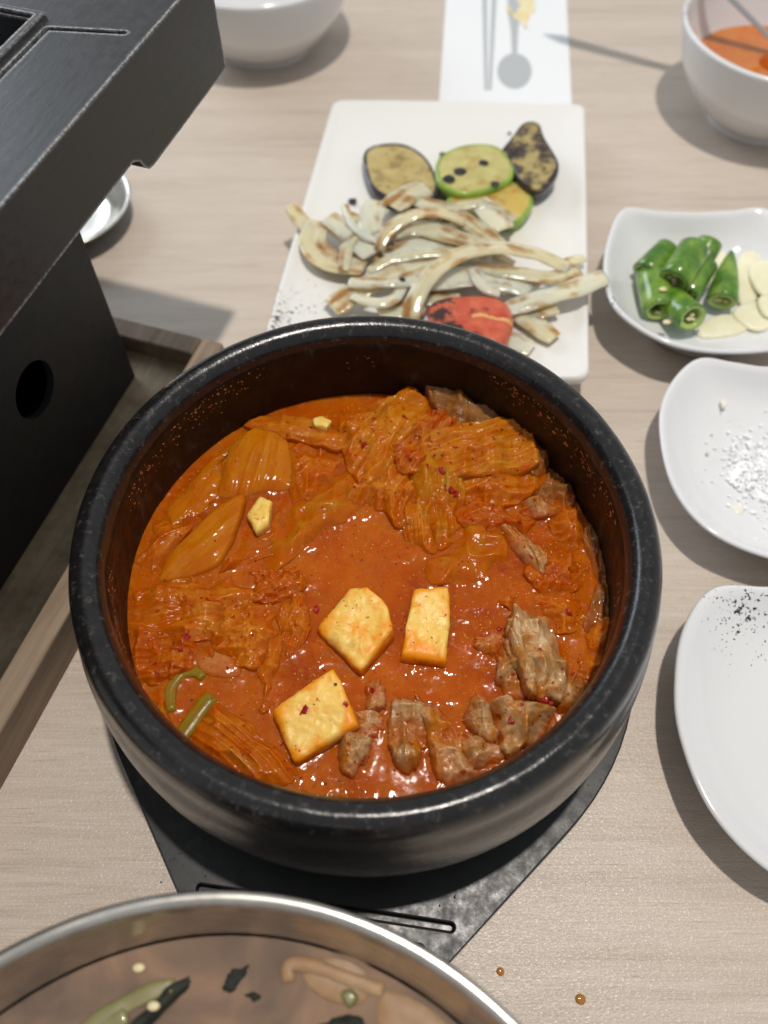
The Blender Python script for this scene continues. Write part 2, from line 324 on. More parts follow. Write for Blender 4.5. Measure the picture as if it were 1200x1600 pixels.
# food
def wet(name, stops, rough=.22, sss=.35, rad=(.35, .12, .03), streak=None, flecks=None, bumps=((14, .25, .02),), coat=.25, mott=None, film=0.0, spec=.4):
    m = M(name, rough, spec); base = m.ramp(m.noise(1.1, 5, .6), stops)
    if streak:
        v = m.map(m.uv, (streak[1], streak[2], 1)); st = m.noise(1, 4, .6, v, .6); base = m.mix(m.ramp(st, [(.42, 0.), (.66, streak[3])]), base, streak[0]); m.bump(st, .35, .04)
    if mott: base = m.mix(m.ramp(m.noise(mott[1], 4, .65), [(mott[2], 0.), (mott[2] + .16, mott[3])]), base, mott[0])
    if flecks: base = m.mix(m.ramp(m.noise(flecks[1], 3, .6), [(flecks[2], 0.), (flecks[2] + .04, .9)]), base, flecks[0])
    if name == 'tofu':
        ln = m.n('ShaderNodeVectorMath'); ln.operation = 'LENGTH'; m.l(m.uv, ln.inputs[0]); base = m.mix(m.ramp(m.math('ADD', m.math('MULTIPLY', ln.outputs['Value'], .5), m.math('MULTIPLY', m.math('SUBTRACT', m.noise(1.2, 4), .5), 1.2)), [(.40, 0.), (.62, .95)]), base, (.86, .29, .003))
    if film:                                    # sauce clinging to whatever sits close to the broth
        g = m.n('ShaderNodeNewGeometry'); q = m.n('ShaderNodeSeparateXYZ'); m.l(g.outputs['Position'], q.inputs[0])
        hgt = m.math('ADD', m.math('MULTIPLY', m.math('SUBTRACT', q.outputs[2], 4.9 * S), 100.), m.math('MULTIPLY', m.math('SUBTRACT', m.noise(1.8, 4, .6), .5), 1.1))
        base = m.mix(m.ramp(hgt, [(.05, film), (.55, 0.)]), base, BROTH)
    m.set('Base Color', base)
    for sc_, st_, ds in bumps: m.bump(m.noise(sc_, 4, .6), st_, ds, getattr(m, 'nrm', None))
    m.sss(sss, rad); m.set('Coat Weight', coat); m.set('Coat Roughness', .06); return m.m
BROTH = (.42, .074, .001)
STEM = wet('kimchi_stem', [(.3, (.42, .105, .001)), (.7, (.50, .165, .002))], .12, .6, (.6, .2, .02), ((.58, .27, .025), .35, 2.6, .5), ((.38, .04, .002), 7, .67), ((6, .12, .03),), 0, None, .5,.16)
LEAF = wet('kimchi_leaf', [(.3, (.37, .060, .001)), (.5, (.44, .105, .002)), (.7, (.48, .16, .004))], .12, .6, (.6, .17, .02), ((.62, .32, .05), .45, 3.4, .5), ((.24, .010, .002), 4.0, .62), ((3, .35, .05), (9, .22, .03)), 0, ((.54, .19, .006), 1.2, .49, .75), .9,.16)
LEAFR = wet('kimchi_leaf_red', [(.3, (.30, .028, .001)), (.7, (.42, .080, .002))], .12, .6, (.6, .15, .02), ((.58, .24, .04), .45, 3.2, .5), ((.19, .006, .002), 3.4, .58), ((3, .4, .06), (9, .22, .03)), 0, ((.50, .15, .006), 1.4, .48, .75), .85,.16)
GREENL = wet('kimchi_leaf_green', [(.3, (.40, .095, .002)), (.7, (.46, .16, .004))], .12, .6, (.6, .2, .02), ((.40, .24, .015), .4, 3.0, .65), ((.30, .02, .002), 5, .65), ((3, .3, .05), (9, .22, .03)), 0, None, .85,.16)
PALE = wet('kimchi_translucent', [(.3, (.16, .048, .008)), (.7, (.26, .105, .022))], .10, .6, (.5, .2, .05), ((.40, .22, .07), .4, 2.6, .55), None, ((4, .35, .05), (9, .2, .03)), 0, ((.36, .09, .004), 1.4, .54, .7), .6, .28)
TOFU = wet('tofu', [(.3, (.84, .52, .10)), (.7, (.90, .64, .19))], .36, .6, (.6, .38, .10), None, ((.62, .16, .006), 5, .64), ((14, .25, .02), (5, .25, .04)), 0, ((.88, .33, .006), .9, .54, .9), .95, .3)
MEAT = wet('pork', [(.34, (.30, .125, .026)), (.5, (.42, .225, .075)), (.66, (.60, .43, .24))], .14, .5, (.4, .2, .07), ((.64, .48, .29), .4, 2.4, .5), ((.30, .03, .004), 2.6, .62), ((3, .5, .06), (9, .4, .03)), 0, ((.46, .145, .006), .9, .47, .95), .95, .35)
CHILI = wet('chili_flake', [(.3, (.22, .006, .006)), (.7, (.40, .02, .01))], .22, .2, (.2, .05, .02), None, None, ((12, .4, .03),))
SCAL = wet('green_scallion', [(.3, (.13, .12, .006)), (.7, (.21, .19, .014))], .22, .4, (.3, .2, .03), ((.30, .22, .02), .3, 5, .6), None, ((9, .3, .03),), 0, ((.34, .10, .004), 1.6, .56, .7), .25, .22)
ONST = wet('stewed_onion', [(.3, (.46, .16, .025)), (.7, (.54, .24, .06))], .12, .5, (.5, .3, .1), ((.60, .34, .12), .4, 3, .6), None, ((6, .3, .03),), 0, ((.42, .10, .004), 1.5, .50, .8), .8)
BRO = M('stew_broth', .07, .22); a = BRO.noise(.5, 5, .6); b = BRO.noise(1.6, 5, .65, None, .8)
bc = BRO.ramp(a, [(.3, (.31, .040, .001)), (.5, BROTH), (.70, (.48, .115, .004))]); bc = BRO.mix(BRO.ramp(b, [(.46, 0.), (.66, .7)]), bc, (.36, .085, .003)); bc = BRO.mix(BRO.ramp(BRO.noise(3.2, 5, .65), [(.54, 0.), (.70, .5)]), bc, (.50, .15, .012)); bc = BRO.mix(BRO.ramp(BRO.noise(2.2, 5, .7, None, 1.), [(.60, 0.), (.70, .6)]), bc, (.27, .022, .001)); bc = BRO.mix(BRO.ramp(BRO.noise(14, 2, .5), [(.66, 0.), (.72, .7)]), bc, (.62, .24, .02))
BRO.set('Base Color', bc); BRO.sss(.5, (.8, .2, .02)); BRO.set('Roughness', BRO.ramp(BRO.noise(1.1, 4, .6), [(.38, .05), (.64, .24)]))
BRO.bump(BRO.noise(11, 2, .6), .15, .018); BRO.bump(BRO.noise(3.0, 4, .6), .06, .04, BRO.nrm)
OILD = M('oil_droplet', .08, .5); OILD.set('Base Color', (.66, .28, .03)); OILD.set('Coat Weight', .5)
def onion_mat(name, stops, sauce):
    m = M(name, .12, .45); base = m.ramp(m.noise(1.2, 4), stops); st = m.noise(1, 4, .6, m.map(m.uv, (.25, 3.2, 1)), .5); base = m.mix(m.ramp(st, [(.40, 0.), (.66, .6)]), base, (.78, .71, .56))
    sk = m.math('ADD', m.noise(1, 3, .5, m.map(m.rnd(), (.8, .8, .8))), m.math('MULTIPLY', m.math('SUBTRACT', m.noise(1, 2, .5, m.map(m.uv, (.25, 2.0, 1))), .5), .9)); base = m.mix(m.ramp(sk, [(sauce, 0.), (sauce + .22, .9)]), base, (.26, .105, .015))
    m.set('Base Color', base); m.bump(st, .35, .04); m.bump(m.noise(5, 3), .3, .04, m.nrm); m.sss(.8, (1., .7, .4)); return m.m
ONION = onion_mat('grilled_onion', [(.3, (.60, .48, .28)), (.7, (.69, .58, .38))], .47)
ONIONW = onion_mat('grilled_onion_pale', [(.3, (.68, .58, .40)), (.7, (.75, .67, .50))], .52)
EGGF = wet('eggplant_flesh', [(.3, (.42, .31, .10)), (.7, (.54, .44, .20))], .3, .4, (.4, .3, .1), None, ((.09, .05, .02), 3, .64), ((5, .6, .06),), .2, ((.20, .12, .04), 1.0, .52, .8))
EGGD = wet('eggplant_charred', [(.38, (.030, .022, .022)), (.48, (.12, .085, .045)), (.58, (.42, .33, .13))], .3, .3, (.3, .25, .1), None, None, ((4, .8, .08),), .25)
EGGS = wet('eggplant_skin', [(.3, (.015, .012, .018)), (.7, (.05, .035, .045))], .3, .0, (.1, .1, .1), None, None, ((8, .4, .04),), .3)
ZUC = wet('zucchini_flesh', [(.3, (.46, .40, .13)), (.7, (.56, .52, .22))], .25, .45, (.4, .4, .1), None, None, ((7, .3, .03),), .4, ((.40, .25, .08), .9, .50, .8))
ZUCB = wet('zucchini_browned', [(.3, (.58, .36, .06)), (.7, (.56, .50, .16))], .25, .4, (.3, .3, .1), None, None, ((7, .3, .03),), .4, ((.36, .14, .02), .8, .50, .8))
ZUS = wet('zucchini_skin', [(.3, (.16, .28, .025)), (.7, (.34, .48, .08))], .25, .3, (.2, .3, .05), None, None, ((7, .2, .03),), .4)
TOM = M('tomato', .18, .5); tv = TOM.n('ShaderNodeSeparateXYZ'); TOM.l(TOM.uv, tv.inputs[0])
cr = TOM.ramp(TOM.math('ABSOLUTE', TOM.math('ADD', tv.outputs[1], TOM.math('MULTIPLY', TOM.math('SUBTRACT', TOM.noise(1.2, 3), .5), .7))), [(.03, 1.), (.17, 0.)]); cr = TOM.math('MULTIPLY', cr, TOM.ramp(tv.outputs[0], [(.0, 0.), (.2, 1.)]))
tb = TOM.ramp(TOM.noise(1.4, 4), [(.3, (.46, .05, .022)), (.7, (.64, .15, .07))]); tb = TOM.mix(TOM.math('MULTIPLY', cr, .85), tb, (.78, .50, .18))
xl = TOM.ramp(TOM.math('ADD', TOM.math('MULTIPLY', tv.outputs[0], -.28), .5), [(.35, 0.), (.75, .22)])
tb = TOM.mix(TOM.ramp(TOM.math('ADD', TOM.noise(1.3, 4, .6), xl), [(.62, 0.), (.72, .95)]), tb, (.022, .014, .014)); TOM.set('Base Color', tb); TOM.bump(TOM.noise(5, 4), .12, .03); TOM.sss(.3, (.4, .1, .05)); TOM.set('Coat Weight', .5)
PEP = wet('green_chili_skin', [(.36, (.05, .14, .012)), (.5, (.10, .22, .022)), (.64, (.22, .34, .05))], .22, .2, (.1, .3, .04), None, None, ((3, .15, .05),), .6)
PEPF = wet('green_chili_flesh', [(.3, (.24, .36, .07)), (.7, (.42, .52, .16))], .3, .4, (.3, .4, .1), None, None, ((9, .4, .03),), .4)
SEED = wet('chili_seed', [(.3, (.70, .58, .32)), (.7, (.80, .70, .45))], .4, .3, (.2, .2, .1), None, None, ((9, .2, .02),), .2)
GAR = wet('garlic', [(.3, (.76, .71, .47)), (.7, (.84, .81, .63))], .28, .45, (.4, .35, .2), None, None, ((5, .25, .04),), .4)
STL = M('stainless_steel', .24, .5, Metallic=1.0); a = STL.noise(1, 4, .6, STL.map(STL.obj, (.5, .5, 14))); STL.set('Base Color', STL.ramp(STL.noise(1.5, 4), [(.3, (.50, .47, .42)), (.7, (.64, .61, .56))])); STL.set('Roughness', STL.ramp(a, [(.3, .20), (.7, .36)])); STL.bump(a, .08, .01)
SPN = M('spoon_steel', .16, .5, Metallic=1.0); SPN.set('Base Color', (.62, .62, .62))
COLD = M('cold_soup', .08, .5); COLD.set('Base Color', COLD.ramp(COLD.noise(.35, 4, .55, None, .6), [(.3, (.10, .068, .05)), (.5, (.20, .125, .08)), (.7, (.34, .20, .12))])); COLD.set('Coat Weight', .6); COLD.bump(COLD.noise(.8, 2), .1, .1); COLD.sss(.2, (.5, .3, .15))
ONCO = wet('soaked_onion', [(.3, (.30, .17, .085)), (.7, (.42, .27, .15))], .45, .5, (.5, .3, .1), None, None, ((3, .2, .04),), 0, spec=.25)
SWD = wet('seaweed', [(.3, (.012, .014, .012)), (.7, (.03, .032, .022))], .6, .1, (.1, .1, .1), None, None, ((6, .4, .04),), 0, spec=.2)
CUC = wet('cucumber', [(.3, (.19, .17, .07)), (.7, (.29, .26, .12))], .4, .4, (.3, .3, .1), ((.14, .16, .03), .2, 3, .6), None, ((6, .2, .02),))
RSO = wet('red_soup', [(.3, (.55, .13, .012)), (.7, (.62, .22, .03))], .1, .3, (.5, .2, .03), None, ((.30, .02, .01), 5, .68), ((3, .2, .05),), .7)
SALT = M('salt_crystal', .25, .5); SALT.set('Base Color', (.88, .88, .89)); SALT.set('Roughness', .4)
PAP = M('paper', .65, .3); PAP.set('Base Color', (.80, .82, .84)); PAP.bump(PAP.noise(6, 3), .05, .02)
INK = M('grey_ink', .6, .3); INK.set('Base Color', (.45, .47, .49))
STN = M('soup_stain', .5, .4); STN.set('Base Color', STN.ramp(STN.noise(1.5, 4), [(.35, (.80, .66, .30)), (.65, (.80, .74, .55))]))
DRO = M('soup_drop', .06, .5); DRO.set('Base Color', (.42, .16, .02)); DRO.sss(.3, (.2, .1, .02)); DRO.set('Coat Weight', .6)
WAT = M('water', .03, .5, Transmission_Weight=1.0, IOR=1.33); WAT.set('Base Color', (1., 1., 1.))
OIL = M('oil_smear', .1, .5); OIL.set('Base Color', (.78, .76, .66)); OIL.set('Coat Weight', .5)
# ================================================================== the table
v, f = box(-75, 75, -50, 95, -3, 0, .15)
link('table_top', mesh('table_top', v, f), T.m, kind='structure', label='pale wood grain laminate table top with fine texture', smooth=False)
# ================================================================== burner on its wooden tray
YAW = -math.radians(18); BO = (-10.72, 12.23, 0)
tray = empty('wooden_tray', BO, 'brown wooden tray with raised edges under the black grill', 'tray', rz=YAW)
def loc_part(name, vf, mat, parent, smooth=False, **kw): return link(name, mesh(name, *vf), mat, parent, (0, 0, 0), smooth=smooth, **kw)
TA, TB = 3.45, 2.35
loc_part('tray_floor', box(-22, TA - .9, -30, TB - .9, .35, 1.15, .03), WF.m, tray)
loc_part('edge_strip', box(TA - 1.05, TA, -30, TB, .0, 2.1, .14), WD.m, tray)
loc_part('edge_strip', box(-22, TA - 1.06, TB - 1.05, TB - .003, .0, 2.08, .14), WD.m, tray)
grill = empty('tabletop_grill', (BO[0], BO[1], 1.15), 'black tabletop charcoal grill with heavy cast iron top', 'grill', rz=YAW)
def drop(vf, dz=1.15): return np.asarray(vf[0]) - [0, 0, dz], vf[1]
outer = box(-17, 0, -19, 0, 1.16, 13.75, .12); inner = box(-16.7, -.3, -18.7, -.3, 1.5, 13.6, 0)
th = np.linspace(0, 2 * np.pi, 40, endpoint=False)
cyl = lambda a0, a1, b, z, r: (np.concatenate([np.stack([np.full(40, a), b + r * np.cos(th), z + r * np.sin(th)], -1) for a in (a0, a1)]), grid_faces(40, 2) + [tuple(range(40))[::-1], tuple(range(40, 80))])
loc_part('burner_body', drop(cut(outer, [inner, cyl(-1, 1, -5.35, 6.25, 1.13)])), BB.m, grill)
cv, cf = lathe(smooth_prof([(2.6, 2.0), (3.2, 5), (4.6, 8.5), (6.0, 10.5)], 4), 40, (-8.5, -8.5), False); loc_part('fuel_cup', drop((cv, cf)), BR.m, grill, True)
# cast top: rim frame with deeper end, rectangular opening with bead, sunken floor
TOPZ = 16.45
side = [(-24, 13.8), (-24, TOPZ), (5.7, TOPZ), (5.75, 13.0)] + [(-.05 + .0, 13.0), (-.35, 13.05), (-.6, 13.3), (-.75, 13.6), (-1.1, 13.8)]
bm = bmesh.new(); vs = [bm.verts.new((-21, b, z)) for b, z in side]; fc = bm.faces.new(vs); r = bmesh.ops.extrude_face_region(bm, geom=[fc]); bmesh.ops.translate(bm, verts=[e for e in r['geom'] if isinstance(e, bmesh.types.BMVert)], vec=(25, 0, 0)); bmesh.ops.recalc_face_normals(bm, faces=bm.faces)
slabv = bm_data(bm)
opening = box(-17, .35, -19, 1.05, 14.9, 17.5, .35)
under = box(-17.5, .9, -19.5, 1.6, 12, 14.6, 0)
groove = bm_data(prism(capsule((1.0, .75), (3.25, 1.25), .10), 16.2, 17)); groove2 = bm_data(prism(capsule((.95, .75), (.95, -19), .09), 16.3, 17))
ctop = loc_part('cast_top', drop(cut(slabv, [opening, under, groove, groove2], .07)), CI.m, grill)
loc_part('opening_bead', drop(cut(box(-17.35, .62, -19.35, 1.32, 16.40, 16.62, .08), [box(-17.1, .37, -19.1, 1.07, 16, 17, 0)])), CI.m, ctop)
for i in range(9): loc_part('grate_bar', drop(box(-17, .3, -.4 - i * 1.5, .1 - i * 1.5, 14.75, 15.15, .05)), IN.m, ctop)
# steel dish half hidden behind the grill
v, f = lathe(smooth_prof([(0, .05), (2.4, .05), (3.0, .5), (3.75, 1.25), (3.9, 1.35), (3.82, 1.42), (3.6, 1.28), (2.9, .65), (2.2, .22), (0, .2)], 5), 64, (-16.8, 24.2), False)
thing('steel_dish', v, f, STL.m, 'small shiny steel dish half hidden behind the black grill', 'dish')
# ================================================================== trivet, pot
ax = math.radians(-8); R9 = 10.0
rot = lambda x, y: (x * math.cos(ax) - y * math.sin(ax), x * math.sin(ax) + y * math.cos(ax))
arc = [rot(R9 * math.cos(t), R9 * math.sin(t)) for t in np.radians(np.linspace(-40, 220, 64))]
lo = [rot(-3.2, -11.9), rot(3.2, -11.9)]
poly = arc + lo
tv_ = bm_data(prism(poly, .02, .9))
sl = [bm_data(prism(capsule(rot(-4.05 + k * .9, -9.8 - k * .75), rot(4.05 - k * .9, -9.8 - k * .75), .13), .55, 1.5)) for k in (0, 1)]
v, f = cut(tv_, sl, .06)
thing('pot_trivet', v, f, TRI.m, 'black plastic trivet with slots under the stone pot', 'trivet', smooth=False)
pot = empty('stone_pot', (0, 0, .905), 'black earthenware pot full of red kimchi stew', 'pot')
prof = smooth_prof([(6.9, .91), (7.5, 1.05), (8.3, 1.8), (8.95, 3.0), (9.28, 4.2), (9.36, 5.3), (9.25, 6.5), (9.08, 7.3), (9.0, 7.9), (8.86, 8.32), (8.55, 8.55), (8.2, 8.48), (7.98, 8.2), (7.90, 7.8)], 6)
v, f = lathe(prof, 160, (0, 0), False); f.append(tuple(range(160)))
v = v + .015 * fbm(v * .8, 3, 3)[:, None] * np.array([1, 1, .6]); part('pot_body', v, f, PB.m, pot)
prof = smooth_prof([(7.93, 7.95), (7.88, 7.6), (7.95, 6.6), (8.02, 5.4), (8.0, 4.2), (7.6, 2.8), (6.6, 2.0), (0, 1.7)], 6)
v, f = lathe(prof, 160, (0, 0), False); part('inner_glaze', v, f, PI.m, pot)
V = []; F = []
for i in range(900):
    a = RNG.uniform(0, 2 * np.pi); z = 7.75 - abs(RNG.normal(0, .55)); a += 0
    if vnoise(np.array([[math.cos(a) * 3, math.sin(a) * 3, z * .6]]), 4)[0] < -.15: continue
    if z < 5.1: continue
    r = float(np.interp(z, [5.4, 6.6, 7.6, 7.95], [8.02, 7.95, 7.88, 7.93])) - .012; s = RNG.uniform(.012, .05) * (2 if RNG.random() < .08 else 1); k = len(V); m_ = 6; el = RNG.uniform(.5, 1.8)
    for j in range(m_):
        t = j / m_ * 2 * np.pi; q = RNG.uniform(.5, 1.2); V.append(((r) * math.cos(a + s * q * math.cos(t) * el / r), r * math.sin(a + s * q * math.cos(t) * el / r), z + s * q * math.sin(t)))
    V.append(((r - .02) * math.cos(a), (r - .02) * math.sin(a), z))
    F += [(k + j, k + (j + 1) % m_, k + m_) for j in range(m_)]
part('chili_residue', V, F, RES.m, pot, kind='stuff', label='orange chili specks dried onto the inner wall of the pot')
# ================================================================== what floats in the stew
BZ = 4.9
def food(kind, name, vfu, mat, label, cat, group=None): 
    v, f = vfu[0], vfu[1]; return thing(name, v, f, mat, label, cat, group, vfu[2] if len(vfu) > 2 else None)
KG = 'kimchi cabbage pieces in the stew'
def kim(px, mat, label, **kw):
    z = kw.pop('z', BZ + .15); lf = mat not in (STEM, ONST); kw['jag'] = kw.get('jag', .03) + (.05 if lf else 0)
    if lf:
        c_ = np.mean(px, 0); px = [tuple(c_ + (np.array(q) - c_) * 1.16) for q in px]; h = kw.get('h', .35); lift = max(0, z - BZ - .25)
        kw.update(h=h * 1.15 + .18, pw=1.9, edge=.05, fold_=.55); w_ = kw.get('wr', (.06, 1.2)); kw['wr'] = (w_[0] * 1.15 + .015, w_[1]); z = BZ - .13 + lift * .9
    else: z -= .07; kw.setdefault('edge', .07); kw['pw'] = 4.0
    return food(0, 'kimchi_piece', patch(px, z, **kw), mat, label, 'kimchi', KG)
kim([(345, 745), (362, 700), (400, 672), (448, 690), (456, 725), (457, 762), (405, 768), (372, 777), (338, 772)], STEM, 'ribbed square kimchi stem at the back left above the small tofu bit', z=5.15, h=.35, ribs=(80, .38, .07), wr=(.03, 1.2), tilt=(.0, .12), sm=.75)
kim([(383, 772), (378, 806), (363, 845), (340, 882), (290, 902), (242, 907), (262, 866), (318, 812), (350, 785)], STEM, 'smooth flat orange kimchi stem near the left wall of the pot', z=5.2, h=.25, ribs=(48, .6, .035), wr=(.02, .8), tilt=(.05, .05), sm=.7, edge=.16)
kim([(392, 668), (345, 705), (300, 752), (255, 805), (262, 840), (300, 815), (345, 775), (352, 715)], STEM, 'long orange kimchi strip along the back left pot wall', z=4.95, h=.2, ribs=(48, .5, .05))
kim([(258, 806), (222, 868), (208, 895), (225, 925), (262, 872), (300, 825)], LEAF, 'narrow kimchi sliver against the left pot wall', z=4.92, h=.2, ribs=(50, .3, .06))
kim([(392, 664), (430, 655), (480, 662), (522, 680), (540, 692), (515, 702), (470, 690), (430, 682)], LEAF, 'thin curled kimchi strip lying on the ribbed stem at the back', z=5.45, h=.12, ribs=(-8, .4, .05), thick=.3, jag=.08)
kim([(462, 690), (512, 690), (530, 705), (532, 745), (505, 765), (470, 790), (455, 790), (460, 740)], LEAF, 'red wrinkled kimchi leaf right of the ribbed stem', z=5.1, h=.35, ribs=(45, .5, .1), wr=(.1, 1.6), jag=.08)
kim([(455, 795), (510, 760), (560, 745), (592, 752), (560, 800), (500, 840), (455, 875), (425, 890), (410, 870), (430, 825)], GREENL, 'long olive orange kimchi stem running from the small tofu bit to the centre', z=4.93, h=.22, ribs=(42, .6, .06), wr=(.04, 1.0))
kim([(395, 840), (425, 835), (440, 862), (410, 882), (370, 890), (335, 905), (345, 888), (375, 870)], LEAF, 'folded brownish kimchi edge below the small tofu bit', z=5.05, h=.25, ribs=(30, .4, .07))
kim([(545, 668), (575, 652), (615, 636), (640, 627), (668, 640), (672, 672), (645, 700), (610, 742), (575, 752), (548, 720)], LEAF, 'crumpled kimchi leaf fan at the back centre of the pot', z=5.35, h=.5, ribs=(52, .32, .16), wr=(.12, 1.4), jag=.06, tilt=(0, .12))
kim([(625, 690), (655, 655), (700, 655), (722, 672), (712, 712), (690, 735), (650, 740), (628, 730)], LEAFR, 'reddest crumpled kimchi leaf in the middle of the back heap', z=5.5, h=.45, ribs=(60, .28, .14), wr=(.16, 1.8), jag=.1)
kim([(560, 765), (605, 735), (640, 735), (655, 770), (645, 810), (618, 825), (600, 800), (575, 808), (548, 795)], LEAF, 'curly kimchi leaf tip dipping into the centre broth', z=5.05, h=.4, ribs=(65, .3, .15), wr=(.14, 1.7), jag=.14)
kim([(648, 735), (672, 722), (716, 726), (722, 770), (716, 815), (700, 842), (680, 850), (668, 815), (652, 785)], GREENL, 'greenish ribbed kimchi leaf hanging down the middle', z=5.35, h=.38, ribs=(88, .34, .07), wr=(.12, 1.5), jag=.12, tilt=(0, .1))
kim([(625, 790), (652, 785), (672, 820), (680, 855), (662, 868), (640, 850), (628, 825)], LEAF, 'wavy orange kimchi frill at the edge of the centre broth', z=5.0, h=.28, ribs=(100, .25, .12), wr=(.1, 2), jag=.14)
kim([(672, 690), (720, 672), (770, 660), (812, 655), (836, 660), (835, 700), (828, 728), (780, 738), (720, 742), (685, 735)], LEAF, 'large sunlit kimchi leaf with fanned ribs at the back right', z=5.75, h=.45, ribs=(18, .26, .13), wr=(.08, 1.3), tilt=(.06, .04), edge=.14)
kim([(718, 745), (780, 738), (828, 728), (834, 762), (812, 785), (768, 795), (735, 790)], LEAF, 'pale orange kimchi leaf tucked under the large back right leaf', z=5.2, h=.35, ribs=(10, .34, .1), wr=(.12, 1.6), jag=.06)
kim([(735, 790), (790, 788), (830, 800), (820, 830), (780, 838), (735, 830), (712, 812)], LEAFR, 'red flat kimchi leaf half sunk right of the middle', z=4.98, h=.25, ribs=(15, .4, .08), wr=(.12, 1.8), jag=.1)
kim([(668, 612), (690, 605), (715, 618), (760, 640), (798, 658), (760, 668), (715, 665), (685, 645)], PALE, 'dark translucent kimchi leaf leaning on the back pot wall', z=5.75, h=.4, ribs=(-25, .3, .1), wr=(.16, 1.4), tilt=(0, .25), jag=.16)
kim([(835, 662), (858, 675), (862, 705), (848, 735), (830, 735), (833, 700)], PALE, 'reddish brown kimchi scrap by the right end of the back leaf', z=5.5, h=.3, ribs=(70, .3, .1), wr=(.14, 1.8), jag=.1)
kim([(850, 742), (872, 728), (893, 745), (893, 785), (868, 800), (842, 790), (838, 765)], PALE, 'glassy kimchi stem bundle at the right back wall', z=5.15, h=.35, ribs=(60, .3, .12), wr=(.18, 1.6), jag=.16)
kim([(700, 850), (742, 818), (785, 830), (790, 868), (750, 905), (705, 912), (668, 902), (680, 875)], GREENL, 'smooth amber kimchi stem sunk below the greenish leaf', z=4.93, h=.22, ribs=(60, .8, .05), wr=(.04, 1))
kim([(912, 845), (935, 828), (952, 845), (962, 905), (955, 965), (932, 985), (912, 975), (925, 925)], PALE, 'long brown translucent kimchi leaf along the right wall', z=5.0, h=.3, ribs=(95, .3, .1), wr=(.14, 1.3), jag=.12)
kim([(925, 985), (955, 972), (958, 1000), (940, 1040), (925, 1062), (902, 1055), (905, 1020)], LEAF, 'orange kimchi knot beside the big pork chunk on the right', z=5.15, h=.4, ribs=(60, .3, .1), wr=(.16, 1.5), jag=.14)
kim([(880, 1075), (905, 1060), (912, 1080), (892, 1108), (872, 1115)], PALE, 'small brown kimchi scrap under the right rim', z=5.05, h=.3, wr=(.1, 2))
kim([(205, 945), (255, 918), (325, 908), (385, 918), (400, 955), (360, 985), (290, 1000), (215, 1000)], LEAF, 'wide wrinkled kimchi leaf below the flat orange stem', z=4.95, h=.3, ribs=(8, .34, .09), wr=(.12, 1.5), jag=.08)
kim([(203, 1000), (262, 992), (310, 1000), (322, 1035), (285, 1062), (235, 1070), (208, 1045)], LEAFR, 'red wrinkled kimchi leaf at the far left wall', z=4.95, h=.28, ribs=(15, .3, .1), wr=(.14, 1.7), jag=.1)
kim([(335, 965), (400, 950), (432, 965), (425, 1010), (400, 1040), (355, 1030), (330, 1000)], LEAF, 'crinkled kimchi leaf between the left leaves and the tofu', z=4.93, h=.26, ribs=(35, .36, .1), wr=(.14, 1.7), jag=.1)
kim([(305, 1022), (330, 1012), (368, 1030), (378, 1055), (345, 1062), (315, 1050)], ONST, 'pale cream kimchi stem chip above the green scallion', z=5.0, h=.25, ribs=(-30, .4, .05), wr=(.03, 1))
kim([(228, 1075), (265, 1075), (262, 1110), (285, 1160), (262, 1150), (238, 1112)], LEAF, 'orange kimchi strip along the lower left wall', z=4.93, h=.25, ribs=(-60, .35, .08), wr=(.08, 1.4))
kim([(292, 1165), (318, 1122), (350, 1112), (392, 1140), (440, 1185), (455, 1212), (420, 1222), (360, 1205)], LEAF, 'fan ribbed kimchi leaf below the green scallion at the front left', z=5.0, h=.32, ribs=(-38, .26, .11), wr=(.06, 1.4), edge=.14)
kim([(408, 1040), (425, 1000), (440, 1005), (432, 1060), (420, 1105), (405, 1100)], LEAF, 'thin upright kimchi fold left of the front tofu', z=4.92, h=.18, ribs=(80, .3, .08), wr=(.06, 2), jag=.1)
kim([(440, 960), (468, 935), (485, 960), (478, 1000), (452, 1030), (440, 1000)], LEAF, 'small sunken kimchi flake left of the middle tofu', z=4.88, h=.16, ribs=(70, .3, .07), wr=(.1, 2), jag=.15)
kim([(385, 905), (440, 895), (470, 905), (455, 935), (405, 945), (375, 930)], LEAFR, 'ragged red kimchi bit under the olive stem', z=4.92, h=.2, ribs=(30, .3, .08), wr=(.14, 2), jag=.15)
kim([(790, 945), (850, 935), (905, 940), (915, 965), (880, 990), (840, 975)], LEAF, 'half sunk orange kimchi leaf above the big pork chunk', z=4.88, h=.2, ribs=(-10, .35, .08), wr=(.12, 1.8), jag=.12)
kim([(825, 885), (870, 850), (905, 860), (908, 910), (870, 935), (840, 920)], LEAFR, 'half sunk red kimchi leaf beside the right wall leaf', z=4.88, h=.2, ribs=(50, .35, .08), wr=(.12, 1.8), jag=.12)
kim([(860, 800), (895, 795), (912, 830), (900, 855), (868, 840)], LEAF, 'small orange kimchi scrap below the glassy stem bundle', z=4.95, h=.25, wr=(.14, 1.8), jag=.12)
